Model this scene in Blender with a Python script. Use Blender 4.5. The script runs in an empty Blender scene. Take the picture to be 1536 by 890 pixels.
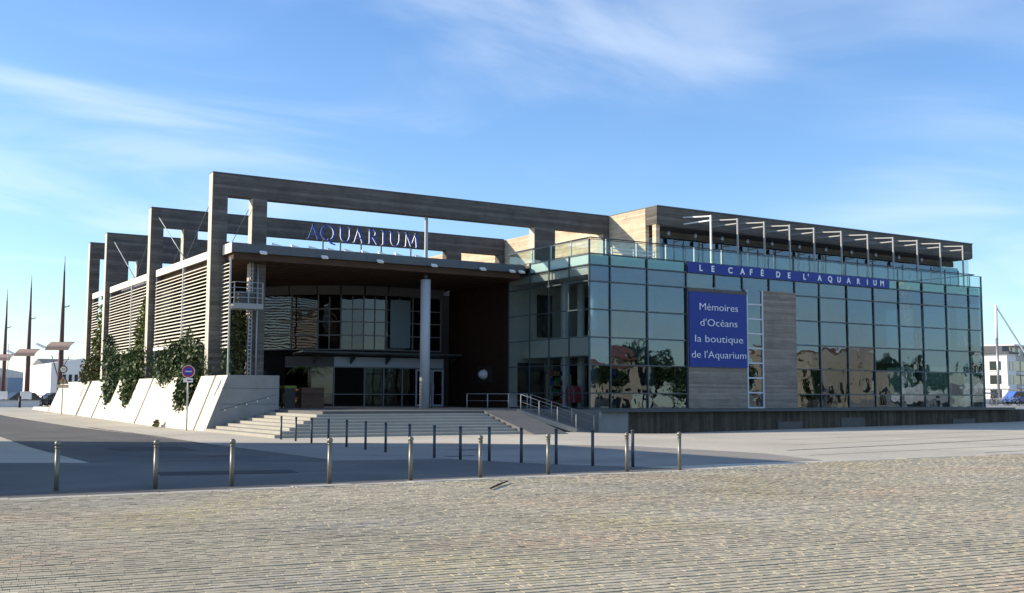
import bpy, bmesh, math, random
import numpy as np
from mathutils import Vector, Matrix
random.seed(7); rng = np.random.default_rng(7)
S = bpy.context.scene
COL = S.collection
# ------------------------------------------------------------------ camera
CAM = Vector((-35.0693, -48.08195, 1.7))
yaw, pit, rol = math.radians(32.07526), math.radians(5.17596), math.radians(0.20942)
Fw = Vector((math.sin(yaw)*math.cos(pit), math.cos(yaw)*math.cos(pit), math.sin(pit)))
R0 = Vector((math.cos(yaw), -math.sin(yaw), 0)); U0 = R0.cross(Fw)
R1 = R0*math.cos(rol)+U0*math.sin(rol); U1 = -R0*math.sin(rol)+U0*math.cos(rol)
cd = bpy.data.cameras.new('camera'); co = bpy.data.objects.new('camera', cd); COL.objects.link(co)
co.matrix_world = Matrix(((R1.x, U1.x, -Fw.x, CAM.x), (R1.y, U1.y, -Fw.y, CAM.y), (R1.z, U1.z, -Fw.z, CAM.z), (0, 0, 0, 1)))
cd.sensor_fit = 'HORIZONTAL'; cd.sensor_width = 36; cd.lens = 1643.27/1536*36; cd.clip_start = .1; cd.clip_end = 9000
S.camera = co
# ------------------------------------------------------------------ light
SUN_EL = math.radians(23.5)
SUN_AZ = math.atan2(-.815, .58)          # clockwise from +Y
to_sun = Vector((math.sin(SUN_AZ)*math.cos(SUN_EL), math.cos(SUN_AZ)*math.cos(SUN_EL), math.sin(SUN_EL)))
sl = bpy.data.lights.new('sun', 'SUN'); sl.energy = 5; sl.angle = math.radians(.5); sl.color = (1, .87, .68)
so = bpy.data.objects.new('sun', sl); COL.objects.link(so); so.rotation_euler = to_sun.to_track_quat('Z', 'Y').to_euler()
S.view_settings.view_transform = 'Standard'; S.view_settings.look = 'None'
S.cycles.transparent_max_bounces = 24; S.view_settings.exposure = 0.55; S.view_settings.gamma = 1
W = bpy.data.worlds.new('World'); S.world = W; W.use_nodes = True
def world():
    nt = W.node_tree; nt.nodes.clear(); N = nt.nodes.new; L = nt.links.new
    out = N('ShaderNodeOutputWorld'); bg = N('ShaderNodeBackground'); bg.inputs[1].default_value = .112
    sky = N('ShaderNodeTexSky'); sky.sky_type = 'NISHITA'; sky.sun_disc = False
    sky.sun_elevation = SUN_EL; sky.sun_rotation = SUN_AZ % (2*math.pi); sky.air_density = 1.0; sky.dust_density = .35; sky.ozone_density = 2.2
    tc = N('ShaderNodeTexCoord')
    hs = N('ShaderNodeHueSaturation'); hs.inputs['Saturation'].default_value = 1.08; hs.inputs['Value'].default_value = 1.2
    L(sky.outputs[0], hs.inputs['Color'])
    sep = N('ShaderNodeSeparateXYZ'); L(tc.outputs['Generated'], sep.inputs[0])
    # project on a high cloud sheet: xy / (z+.12)
    zc = N('ShaderNodeMath'); zc.operation = 'MAXIMUM'; L(sep.outputs[2], zc.inputs[0]); zc.inputs[1].default_value = 0
    za = N('ShaderNodeMath'); za.operation = 'ADD'; L(zc.outputs[0], za.inputs[0]); za.inputs[1].default_value = .16
    dv = N('ShaderNodeVectorMath'); dv.operation = 'DIVIDE'; L(tc.outputs['Generated'], dv.inputs[0])
    cb = N('ShaderNodeCombineXYZ')
    for i in range(3): L(za.outputs[0], cb.inputs[i])
    L(cb.outputs[0], dv.inputs[1])
    def layer(rot, sc, scale, det, lo, hi, dist, loc):
        mp = N('ShaderNodeMapping'); mp.inputs['Rotation'].default_value = (0, 0, math.radians(rot)); mp.inputs['Scale'].default_value = sc; mp.inputs['Location'].default_value = loc
        L(dv.outputs[0], mp.inputs[0])
        n = N('ShaderNodeTexNoise'); n.inputs['Scale'].default_value = scale; n.inputs['Detail'].default_value = det; n.inputs['Distortion'].default_value = dist; n.inputs['Roughness'].default_value = .52
        L(mp.outputs[0], n.inputs['Vector'])
        r = N('ShaderNodeMapRange'); r.interpolation_type = 'SMOOTHSTEP'; r.inputs[1].default_value = lo; r.inputs[2].default_value = hi
        L(n.outputs[0], r.inputs[0]); return r.outputs[0]
    a = layer(40, (.75, 1.5, 1), 1.15, 6, .38, .78, .9, (-2.4, 6.0, 0))
    b = layer(0, (1, 1, 1), .55, 3, .33, .60, .3, (3.3, .2, 0))
    m = N('ShaderNodeMath'); m.operation = 'MULTIPLY'; L(a, m.inputs[0]); L(b, m.inputs[1])
    m2 = N('ShaderNodeMath'); m2.operation = 'MULTIPLY'; L(m.outputs[0], m2.inputs[0]); m2.inputs[1].default_value = .46
    mx = N('ShaderNodeMixRGB'); L(m2.outputs[0], mx.inputs[0]); wb = N('ShaderNodeMixRGB'); wb.blend_type = 'MULTIPLY'; wb.inputs[0].default_value = 1; L(hs.outputs[0], wb.inputs[1]); wb.inputs[2].default_value = (.86, .98, 1.15, 1)
    L(wb.outputs[0], mx.inputs[1]); mx.inputs[2].default_value = (6.8, 7.4, 8.0, 1)
    L(mx.outputs[0], bg.inputs[0]); L(bg.outputs[0], out.inputs[0])
world()

# ------------------------------------------------------------------ materials
MATS = {}
def mat(name, base, rough=.7, spec=.3, metal=0, var=0, vscale=3., bump=0, bscale=20., streak=None, planks=None, second=None, attr=None, stain=0, stain_scale=.4):
    """base colour with noise variation; planks=(axis,width,joint) adds board tone and grooves in object space"""
    if name in MATS: return MATS[name]
    m = bpy.data.materials.new(name); m.use_nodes = True; MATS[name] = m
    nt = m.node_tree; N = nt.nodes.new; L = nt.links.new
    b = nt.nodes['Principled BSDF']; b.inputs['Roughness'].default_value = rough; b.inputs['Metallic'].default_value = metal
    b.inputs['Specular IOR Level'].default_value = spec
    tc = N('ShaderNodeTexCoord'); g = N('ShaderNodeNewGeometry'); pos = g.outputs['Position']
    col = None
    rgb = N('ShaderNodeRGB'); rgb.outputs[0].default_value = (*base, 1); col = rgb.outputs[0]
    if attr:
        at = N('ShaderNodeAttribute'); at.attribute_name = attr; col = at.outputs['Color']
    def mul(c, fac_socket, lo, hi):
        r = N('ShaderNodeMapRange'); L(fac_socket, r.inputs[0]); r.inputs[1].default_value = .25; r.inputs[2].default_value = .75
        r.inputs[3].default_value = lo; r.inputs[4].default_value = hi
        v = N('ShaderNodeVectorMath'); v.operation = 'SCALE'; L(c, v.inputs[0]); L(r.outputs[0], v.inputs['Scale']); return v.outputs[0]
    hgt = None
    if var:
        n = N('ShaderNodeTexNoise'); n.inputs['Scale'].default_value = vscale; n.inputs['Detail'].default_value = 6; n.inputs['Roughness'].default_value = .65
        L(pos, n.inputs['Vector']); col = mul(col, n.outputs[0], 1-var, 1+var)
    if stain:
        n = N('ShaderNodeTexNoise'); n.inputs['Scale'].default_value = stain_scale; n.inputs['Detail'].default_value = 4; n.inputs['Distortion'].default_value = .6
        L(pos, n.inputs['Vector']); col = mul(col, n.outputs[0], 1-stain, 1+stain)
    if streak:
        mp = N('ShaderNodeMapping'); mp.inputs['Scale'].default_value = streak[0]; L(pos, mp.inputs[0])
        n = N('ShaderNodeTexNoise'); n.inputs['Scale'].default_value = 1; n.inputs['Detail'].default_value = 5; L(mp.outputs[0], n.inputs['Vector'])
        col = mul(col, n.outputs[0], 1-streak[1], 1+streak[1])
    if planks:
        ax, wd, amt = planks
        sp = N('ShaderNodeSeparateXYZ'); L(pos, sp.inputs[0])
        d = N('ShaderNodeMath'); d.operation = 'DIVIDE'; L(sp.outputs[ax], d.inputs[0]); d.inputs[1].default_value = wd
        fl = N('ShaderNodeMath'); fl.operation = 'FLOOR'; L(d.outputs[0], fl.inputs[0])
        fr = N('ShaderNodeMath'); fr.operation = 'FRACT'; L(d.outputs[0], fr.inputs[0])
        wn = N('ShaderNodeTexWhiteNoise'); wn.noise_dimensions = '1D'; L(fl.outputs[0], wn.inputs['W'])
        r = N('ShaderNodeMapRange'); L(wn.outputs['Value'], r.inputs[0]); r.inputs[3].default_value = 1-amt; r.inputs[4].default_value = 1+amt
        v = N('ShaderNodeVectorMath'); v.operation = 'SCALE'; L(col, v.inputs[0]); L(r.outputs[0], v.inputs['Scale']); col = v.outputs[0]
        # groove
        pp = N('ShaderNodeMath'); pp.operation = 'PINGPONG'; L(fr.outputs[0], pp.inputs[0]); pp.inputs[1].default_value = .5
        gr = N('ShaderNodeMapRange'); L(pp.outputs[0], gr.inputs[0]); gr.inputs[1].default_value = 0; gr.inputs[2].default_value = .12; gr.interpolation_type = 'SMOOTHSTEP'
        hgt = gr.outputs[0]
    if second:     # second colour by noise threshold
        n = N('ShaderNodeTexNoise'); n.inputs['Scale'].default_value = second[1]; n.inputs['Detail'].default_value = 4; L(pos, n.inputs['Vector'])
        r = N('ShaderNodeMapRange'); r.interpolation_type = 'SMOOTHSTEP'; L(n.outputs[0], r.inputs[0]); r.inputs[1].default_value = second[2]; r.inputs[2].default_value = second[3]
        mx = N('ShaderNodeMixRGB'); L(r.outputs[0], mx.inputs[0]); L(col, mx.inputs[1]); mx.inputs[2].default_value = (*second[0], 1); col = mx.outputs[0]
    L(col, b.inputs['Base Color'])
    if hgt is not None:
        bp = N('ShaderNodeBump'); bp.inputs['Strength'].default_value = .8; bp.inputs['Distance'].default_value = .015; L(hgt, bp.inputs['Height']); L(bp.outputs[0], b.inputs['Normal'])
    elif bump:
        n = N('ShaderNodeTexNoise'); n.inputs['Scale'].default_value = bscale; n.inputs['Detail'].default_value = 5; L(pos, n.inputs['Vector'])
        bp = N('ShaderNodeBump'); bp.inputs['Strength'].default_value = bump; bp.inputs['Distance'].default_value = .03; L(n.outputs[0], bp.inputs['Height']); L(bp.outputs[0], b.inputs['Normal'])
    return m
def glass(name, tint, refl, refl0, wob=.35, rough=.0):
    m = bpy.data.materials.new(name); m.use_nodes = True; nt = m.node_tree; nt.nodes.clear(); N = nt.nodes.new; L = nt.links.new
    out = N('ShaderNodeOutputMaterial'); mx = N('ShaderNodeMixShader'); tr = N('ShaderNodeBsdfTransparent'); gl = N('ShaderNodeBsdfGlossy')
    tr.inputs[0].default_value = (*tint, 1); gl.inputs[0].default_value = (*refl, 1); gl.inputs['Roughness'].default_value = rough
    gg = N('ShaderNodeNewGeometry'); dt = N('ShaderNodeVectorMath'); dt.operation = 'DOT_PRODUCT'; L(gg.outputs['Normal'], dt.inputs[0]); L(gg.outputs['Incoming'], dt.inputs[1])
    ab = N('ShaderNodeMath'); ab.operation = 'ABSOLUTE'; L(dt.outputs['Value'], ab.inputs[0])
    om = N('ShaderNodeMath'); om.operation = 'SUBTRACT'; om.inputs[0].default_value = 1; L(ab.outputs[0], om.inputs[1])
    pw = N('ShaderNodeMath'); pw.operation = 'POWER'; L(om.outputs[0], pw.inputs[0]); pw.inputs[1].default_value = 5
    r = N('ShaderNodeMapRange'); L(pw.outputs[0], r.inputs[0]); r.inputs[3].default_value = refl0; r.inputs[4].default_value = 1
    g = N('ShaderNodeNewGeometry'); n = N('ShaderNodeTexNoise'); n.inputs['Scale'].default_value = .8; n.inputs['Detail'].default_value = 1.5; L(g.outputs['Position'], n.inputs['Vector'])
    bp = N('ShaderNodeBump'); bp.inputs['Strength'].default_value = wob; bp.inputs['Distance'].default_value = .05; L(n.outputs[0], bp.inputs['Height'])
    L(bp.outputs[0], gl.inputs['Normal']); L(r.outputs[0], mx.inputs[0]); L(tr.outputs[0], mx.inputs[1]); L(gl.outputs[0], mx.inputs[2]); L(mx.outputs[0], out.inputs[0])
    MATS[name] = m; return m
M = MATS
mat('wood', (.130, .121, .110), .85, .15, var=.25, vscale=1.2, planks=(2, .19, .22), streak=((.6, .6, 9), .22))
mat('wood_sunlit', (.60, .48, .34), .85, .15, var=.2, vscale=1.5, planks=(2, .13, .2), streak=((.8, .8, 12), .22))  # sunlit copy of the frame timber, sunlight put into the colour
mat('wood_panel', (.25, .22, .185), .8, .2, var=.2, vscale=1.0, planks=(2, .12, .18), streak=((.7, .7, 10), .2))
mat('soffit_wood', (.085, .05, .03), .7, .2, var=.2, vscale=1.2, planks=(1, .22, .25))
mat('quay_wood', (.085, .072, .055), .9, .1, var=.3, vscale=1.5, planks=(0, .22, .3), streak=((9, 9, .6), .25))
mat('lamella', (.72, .68, .57), .6, .3, var=.1, vscale=2)
mat('fascia_pale', (.78, .74, .65), .6, .3, var=.06)
mat('porch_frame', (.16, .17, .18), .5, .4)
mat('bracket_grey', (.28, .29, .29), .5, .4)
mat('steel', (.30, .31, .32), .4, .5, metal=.7, var=.08)
mat('steel_paint', (.34, .36, .37), .45, .5, var=.05)
mat('dark_metal', (.045, .055, .06), .45, .5, var=.1)
mat('mullion', (.03, .05, .06), .4, .5)
mat('white_paint', (.80, .79, .76), .5, .4, var=.04)
mat('canopy_metal', (.075, .088, .10), .5, .5, var=.08, vscale=.8)
mat('wall_white', (.60, .57, .49), .85, .2, var=.07, vscale=1.2, stain=.07, stain_scale=.5, bump=.08, bscale=6, streak=((2.5, 2.5, .2), .2))
mat('concrete', (.26, .26, .25), .85, .2, var=.12, vscale=1.5, stain=.1, bump=.1, bscale=10)
mat('step_stone', (.34, .325, .28), .8, .25, var=.08, vscale=2, stain=.08)
mat('plaza', (.47, .43, .35), .85, .2, var=.12, vscale=5, stain=.16, stain_scale=.22, bump=.15, bscale=30)
mat('asphalt', (.115, .112, .106), .9, .2, var=.18, vscale=40, stain=.25, stain_scale=.35, bump=.3, bscale=90)
mat('shade_paving', (.27, .25, .22), .85, .2, var=.15, vscale=14, stain=.2, stain_scale=.3, bump=.25, bscale=25)  # plaza paving darkened, forecourt shade put into the colour
mat('asphalt_band', (.145, .14, .13), .9, .2, var=.18, vscale=40, stain=.25, stain_scale=.3, bump=.3, bscale=90)
mat('asphalt_dark', (.07, .069, .067), .9, .2, var=.2, vscale=40, stain=.2, bump=.3, bscale=90)
mat('kerb_stone', (.45, .42, .36), .85, .2, var=.12, vscale=8, bump=.2, bscale=30)
mat('cobble_joint', (.17, .15, .11), .95, .1, var=.25, vscale=12)
mat('cobble', (.3, .28, .23), .75, .3, attr='tone', var=.14, vscale=22, bump=.05, bscale=60)
mat('letter_blue', (.012, .06, .34), .45, .4)
mat('sign_blue', (.005, .030, .24), .5, .35, var=.05)
mat('letter_white', (.78, .80, .82), .5, .3)
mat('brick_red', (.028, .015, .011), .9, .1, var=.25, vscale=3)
mat('interior_wall', (.50, .50, .48), .8, .2, var=.05)
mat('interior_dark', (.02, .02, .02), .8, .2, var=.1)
mat('interior_floor', (.35, .33, .30), .5, .3, var=.1)
mat('column_white', (.66, .68, .70), .5, .4, var=.04)
mat('porch_band', (.10, .10, .10), .8, .2, var=.1)
mat('sunlit_board', (.50, .47, .40), .7, .2, var=.08)  # paler leg timber, sunlight put into the colour
mat('concrete_pale', (.41, .405, .385), .85, .2, var=.1, vscale=1.5, stain=.08, bump=.08, bscale=8, streak=((2.5, 2.5, .25), .06))
mat('base_grey', (.12, .115, .105), .85, .2, var=.2)
mat('hanging_glass', (.14, .20, .25), .2, .5)
mat('header_grey', (.34, .38, .43), .5, .4)
mat('column_grey', (.40, .43, .46), .5, .4, var=.05)
mat('ramp_grey', (.125, .125, .12), .85, .2, var=.12, stain=.12)
mat('road_blue_grey', (.22, .29, .36), .6, .3)
mat('pale_panel', (.50, .53, .57), .5, .4)
mat('soil', (.05, .04, .03), .95, .1)
mat('planter_wood', (.10, .06, .04), .8, .2, planks=(2, .14, .25), var=.15)
mat('black_plastic', (.012, .012, .012), .5, .4)
mat('green_roof', (.06, .08, .07), .8)
mat('spandrel', (.30, .45, .42), .25, .6, var=.04)
mat('mast_red', (.085, .035, .03), .5, .4, var=.1)
mat('mast_tip', (.30, .31, .33), .5, .4)
mat('sail_panel', (.44, .30, .24), .6, .3, var=.06)
mat('hangar', (.60, .58, .54), .6, .3, var=.06, planks=(0, .6, .05))
mat('render_white', (.80, .77, .72), .8, .2, var=.04)
mat('render_beige', (.52, .46, .40), .8, .2, var=.06)
mat('roof_grey', (.12, .12, .13), .7, .2, var=.15)
mat('roof_tile', (.33, .13, .08), .8, .2, var=.2, planks=(2, .2, .15))
mat('window_dark', (.015, .02, .025), .12, .6)
mat('stone_tan', (.56, .47, .36), .85, .2, var=.15, vscale=1.2, stain=.15)
mat('car_blue', (.06, .13, .42), .3, .6)
mat('car_dark', (.02, .022, .025), .3, .6)
mat('car_white', (.75, .75, .75), .3, .6)
mat('tyre', (.012, .012, .012), .8)
mat('red_paint', (.42, .02, .03), .45, .4)
mat('road_blue', (.035, .05, .36), .45, .4)
mat('shirt_red', (.5, .06, .08), .8); mat('shirt_pink', (.55, .22, .3), .8); mat('goods_tan', (.4, .28, .15), .8); mat('goods_green', (.1, .25, .1), .8)
mat('grass', (.10, .12, .03), .9, var=.2)
mat('bark', (.09, .07, .05), .9, .1, var=.2)
mat('lawn', (.30, .28, .22), .9)
def leafmat(name, c, v=.35):
    m = mat(name, c, .6, .25, var=.5, vscale=7, stain=.3, stain_scale=1.5)
    m.node_tree.nodes['Principled BSDF'].inputs['Subsurface Weight'].default_value = 0
    return m
leafmat('leaf_young', (.075, .105, .035)); leafmat('leaf_dark', (.034, .06, .022)); leafmat('leaf_mid', (.05, .085, .026)); leafmat('leaf_yellow', (.13, .155, .03)); leafmat('leaf_olive', (.08, .08, .03)); leafmat('leaf_blue', (.04, .07, .035))
glass('glass_front', (.36, .45, .49), (.76, .88, 1.0), .10, wob=.20)
glass('glass_side', (.84, .88, .86), (.85, .9, .9), .035, wob=.25)
glass('glass_clear', (.80, .88, .86), (.9, .95, .95), .045, wob=.1)
glass('glass_spandrel', (.45, .62, .58), (.75, .95, .92), .12, wob=.1)
glass('glass_dark', (.16, .19, .21), (.8, .85, .9), .07, wob=.2)

# ------------------------------------------------------------------ helpers
ORG = {}
def thing(name, label=None, cat=None, loc=(0, 0, 0), group=None, parent=None, kind=None):
    o = bpy.data.objects.new(name, None); COL.objects.link(o); o.empty_display_size = .2
    setp(o, loc, parent)
    if label: o['label'] = label
    if cat: o['category'] = cat
    if group: o['group'] = group
    if kind: o['kind'] = kind
    return o
def setp(o, wloc, parent):
    base = ORG[parent.name] if parent else Vector((0, 0, 0))
    if parent: o.parent = parent
    o.location = Vector(wloc)-base; ORG[o.name] = Vector(wloc)
class MB:
    def __init__(s): s.v = []; s.f = []; s.sm = []
    def add(s, vs, fs, smooth=False):
        n = len(s.v); s.v += [tuple(v) for v in vs]; s.f += [tuple(i+n for i in f) for f in fs]; s.sm += [smooth]*len(fs); return s
    def box(s, x0, x1, y0, y1, z0, z1):
        return s.add([(x0, y0, z0), (x1, y0, z0), (x1, y1, z0), (x0, y1, z0), (x0, y0, z1), (x1, y0, z1), (x1, y1, z1), (x0, y1, z1)],
                     [(0, 3, 2, 1), (4, 5, 6, 7), (0, 1, 5, 4), (1, 2, 6, 5), (2, 3, 7, 6), (3, 0, 4, 7)])
    def prism(s, pts, d):       # planar polygon pts (3d, counter-clockwise seen against d) extruded by d
        n = len(pts); d = Vector(d); a = [Vector(p) for p in pts]; b = [p+d for p in a]
        return s.add(a+b, [tuple(range(n))[::-1], tuple(range(n, 2*n))]+[(i, (i+1) % n, n+(i+1) % n, n+i) for i in range(n)])
    def tube(s, pts, r, n=8, caps=True):
        P = [Vector(p) for p in pts]; k = len(P); rr = r if isinstance(r, (list, tuple)) else [r]*k
        vs = []; 
        for i, p in enumerate(P):
            t = (P[min(i+1, k-1)]-P[max(i-1, 0)]).normalized(); up = Vector((0, 0, 1)) if abs(t.z) < .95 else Vector((1, 0, 0))
            a = t.cross(up).normalized(); b = t.cross(a)
            vs += [p+(a*math.cos(2*math.pi*j/n)+b*math.sin(2*math.pi*j/n))*rr[i] for j in range(n)]
        fs = [(i*n+j, i*n+(j+1) % n, (i+1)*n+(j+1) % n, (i+1)*n+j) for i in range(k-1) for j in range(n)]
        m = len(s.f); s.add(vs, fs, True)
        if caps: s.add(vs[:n], [tuple(range(n))]); s.add(vs[-n:], [tuple(range(n))[::-1]])
        return s
    def beam(s, a, b, w, h):    # rectangular bar from a to b
        a, b = Vector(a), Vector(b); t = (b-a).normalized(); up = Vector((0, 0, 1)) if abs(t.z) < .95 else Vector((0, 1, 0))
        x = t.cross(up).normalized()*w/2; y = x.cross(t).normalized()*h/2
        return s.prism([a-x-y, a+x-y, a+x+y, a-x+y], b-a)
    def sphere(s, c, r, n=10, m=6, sz=1):
        c = Vector(c); vs = []; 
        for i in range(m+1):
            th = math.pi*i/m
            vs += [c+Vector((r*math.sin(th)*math.cos(2*math.pi*j/n), r*math.sin(th)*math.sin(2*math.pi*j/n), sz*r*math.cos(th))) for j in range(n)]
        return s.add(vs, [(i*n+j, (i+1)*n+j, (i+1)*n+(j+1) % n, i*n+(j+1) % n) for i in range(m) for j in range(n)], True)
    def mesh(s, name, m, off=Vector((0, 0, 0)), fix=True):
        me = bpy.data.meshes.new(name); me.from_pydata([tuple(Vector(v)-off) for v in s.v], [], s.f)
        me.polygons.foreach_set('use_smooth', s.sm)
        if fix:
            bm = bmesh.new(); bm.from_mesh(me); bmesh.ops.remove_doubles(bm, verts=bm.verts, dist=1e-5); bmesh.ops.recalc_face_normals(bm, faces=bm.faces); bm.to_mesh(me); bm.free()
        me.materials.append(M[m] if isinstance(m, str) else m); me.update(); return me
    def build(s, name, m, parent=None, loc=None, fix=True, **k):
        w = Vector(loc) if loc is not None else (ORG[parent.name] if parent else Vector((0, 0, 0)))
        o = bpy.data.objects.new(name, s.mesh(name, m, w, fix)); COL.objects.link(o); setp(o, w, parent); tag(o, **k); return o
def tag(o, label=None, cat=None, group=None, kind=None):
    if label: o['label'] = label
    if cat: o['category'] = cat
    if group: o['group'] = group
    if kind: o['kind'] = kind
    return o
def inst(name, me, wloc, parent=None, rz=0, scale=None):
    o = bpy.data.objects.new(name, me); COL.objects.link(o); setp(o, wloc, parent); o.rotation_euler.z = rz
    if scale: o.scale = scale
    return o
def copy_tree(o, wloc, rz=0, label=None):
    c = o.copy(); COL.objects.link(c); c.location = wloc; c.rotation_euler.z = rz; ORG[c.name] = Vector(wloc)
    if label: c['label'] = label
    for ch in list(o.children):
        d = ch.copy(); COL.objects.link(d); d.parent = c
        for g in list(ch.children):
            e = g.copy(); COL.objects.link(e); e.parent = d
    return c
def sst(a, b, t):
    t = min(1, max(0, (t-a)/(b-a))); return t*t*(3-2*t)
def gz(x, y):
    g = 0
    if x > -6:
        A = -.38*sst(-6, 2, x)*max(0, 1-max(0, x-2)/36); g += A*sst(-11, -1, y)
    if x < -10 and y > 12: g += min(.45, .0095*(y-12))*min(1, (-10-x)/6)
    return g
BOXF = lambda: MB()
def text_mesh(txt, size, depth, align='LEFT', bold=0.0):
    cu = bpy.data.curves.new('t', 'FONT'); cu.body = txt; cu.size = size; cu.extrude = depth/2; cu.offset = bold; cu.align_x = align; cu.resolution_u = 3
    ob = bpy.data.objects.new('t', cu); COL.objects.link(ob)
    dg = bpy.context.evaluated_depsgraph_get(); me = bpy.data.meshes.new_from_object(ob.evaluated_get(dg)); bpy.data.objects.remove(ob); bpy.data.curves.remove(cu)
    return me
def text_obj(name, txt, x, y, z, size, width, m, parent, depth=.03, align='LEFT', bold=0.0):
    """upright lettering facing -Y, baseline z, squeezed to width; every letter becomes an object of its own"""
    me = text_mesh(txt, size, depth, align, bold); n = len(me.vertices); a = np.empty(n*3); me.vertices.foreach_get('co', a); a = a.reshape(-1, 3)
    w = a[:, 0].max()-a[:, 0].min(); k = (width/w) if width else 1
    if align == 'LEFT': a[:, 0] -= a[:, 0].min()
    b = np.empty_like(a); b[:, 0] = a[:, 0]*k; b[:, 1] = -a[:, 2]; b[:, 2] = a[:, 1]
    polys = [tuple(p.vertices) for p in me.polygons]; bpy.data.meshes.remove(me)
    par = list(range(n))
    def find(i):
        while par[i] != i: par[i] = par[par[i]]; i = par[i]
        return i
    for p in polys:
        for q in p[1:]: par[find(q)] = find(p[0])
    isl = {}
    for i in range(n): isl.setdefault(find(i), []).append(i)
    spans = sorted((b[v, 0].min(), b[v, 0].max(), r) for r, v in isl.items())
    groups = []
    for lo, hi, r in spans:
        for g in groups:
            if lo < g[1]-.25*(hi-lo) and hi > g[0]+.25*(hi-lo): g[2].append(r); g[0] = min(g[0], lo); g[1] = max(g[1], hi); break
        else: groups.append([lo, hi, [r]])
    for lo, hi, rs in groups:
        ids = sorted(i for r in rs for i in isl[r]); mp = {v: i for i, v in enumerate(ids)}; c = b[ids].mean(0)
        g = bpy.data.meshes.new(name); g.from_pydata((b[ids]-c).tolist(), [], [tuple(mp[v] for v in p) for p in polys if p[0] in mp]); g.materials.append(M[m]); g.update()
        o = bpy.data.objects.new(name, g); COL.objects.link(o); setp(o, (x+c[0], y+c[1], z+c[2]), parent)
def leaves(name, blobs, n, size, m, parent=None, loc=(0, 0, 0), droop=0, fill=.4, **k):
    """many small leaf faces spread through ellipsoids; blobs=[(c,r)]"""
    vol = np.array([b[1][0]*b[1][1]*b[1][2] for b in blobs])**.75; cnt = np.maximum(8, (n*vol/vol.sum()).astype(int)); P = []
    for (c, r), q in zip(blobs, cnt):
        d = rng.normal(size=(q, 3)); d /= np.linalg.norm(d, axis=1)[:, None]
        rad = (fill+(1-fill)*rng.random(q))[:, None]*(.85+.3*rng.random((q, 1)))
        P.append(np.array(c)+d*rad*np.array(r))
    P = np.concatenate(P)-np.array(loc); q = len(P)
    a = rng.normal(size=(q, 3)); a[:, 2] -= droop; a /= np.linalg.norm(a, axis=1)[:, None]
    b = np.cross(a, rng.normal(size=(q, 3))); b /= np.linalg.norm(b, axis=1)[:, None]
    s = size*(.6+.8*rng.random((q, 1)))
    V = np.stack([P-a*s*.5, P+b*s*.28, P+a*s*.5, P-b*s*.28], 1).reshape(-1, 3)
    me = bpy.data.meshes.new(name); me.from_pydata(V.tolist(), [], np.arange(q*4).reshape(-1, 4).tolist()); me.materials.append(M[m]); me.update()
    o = bpy.data.objects.new(name, me); COL.objects.link(o); o.location = (0, 0, 0)
    if parent: o.parent = parent
    else: o.location = loc
    ORG[o.name] = Vector(loc); tag(o, **k); return o

# ------------------------------------------------------------------ ground
def ground():
    xs = np.concatenate([[-4000, -1500, -600, -300, -180], np.arange(-120, 121, 2.), [180, 300, 600, 1500, 4000]])
    ys = np.concatenate([[-4000, -1500, -600, -300, -150], np.arange(-90, 161, 2.), [200, 300, 600, 1500, 4000]])
    v = [(x, y, gz(x, y)) for y in ys for x in xs]; n = len(xs)
    f = [(j*n+i, j*n+i+1, (j+1)*n+i+1, (j+1)*n+i) for j in range(len(ys)-1) for i in range(n-1)]
    b = MB(); b.v = v; b.f = f; b.sm = [True]*len(f)
    b.build('ground', 'plaza', fix=False, kind='structure')
ground()
def sheet(name, poly, h, m, label=None):
    b = MB(); b.add([(x, y, gz(x, y)+h) for x, y in poly], [tuple(range(len(poly)))]); return b.build(name, m, fix=False, kind='structure')
road = MB()
L_, R_ = -29.35, -23.9
rows = [-19.3, -10, 0, 12, 22, 32, 42, 52, 59, 64]
off = {-19.3: 0, -10: 0, 0: .3, 12: 0, 22: -.3, 32: -.5, 42: -.5, 52: -.5, 59: -.5, 64: -.5}
vv = []
for y in rows: vv += [(L_+off[y]*1.2, y, gz(-20, y)+.006), (R_+off[y]*1.1, y if y > -19 else -21.4, gz(-20, y)+.006)]
road.add(vv, [(2*i, 2*i+1, 2*i+3, 2*i+2) for i in range(len(rows)-1)])
road.build('road', 'asphalt', fix=False, kind='structure')
sheet('forecourt_shade', [(-23.85, -10.0), (-24.0, -21.3), (-20.75, -21.9), (-20.3, -23.35), (-19.6, -25.3), (-18.35, -27.1), (-12.2, -27.3), (-11.0, -24), (-11.5, -18.5), (-16, -13.2), (-20, -11)], .0055, 'shade_paving')  # darker sheet deepening the shade on the plaza paving
sheet('road_crossing', [(-60, -7.5), (-60, -28.45), (-30.2, -28.45), (-17.6, -28.45), (-18.4, -27.2), (-19.6, -25.4), (-20.3, -23.4), (-20.75, -22.0), (-24.1, -21.5), (-29.4, -19.3), (-31.3, -18.3), (-36, -16.2)], .010, 'asphalt_band')
kb = MB()
for x in np.arange(-60, 12, 1.2):
    y0 = lambda t: -28.75+(.75*sst(-19, -12, t))
    yl, yr = y0(x), y0(x+1.17)
    b = [(x, yl, 0), (x+1.17, yr, 0), (x+1.17, yr+.34, 0), (x, yl+.34, 0)]
    kb = MB().prism([Vector(p)+Vector((0, 0, -.05)) for p in b], (0, 0, .062+random.uniform(-.006, .006)))
    if x == -60: kerb = thing('kerb', kind='structure')
    kb.build('kerb_stone', 'kerb_stone', kerb)
rk = thing('road_kerb', kind='structure')
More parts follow.
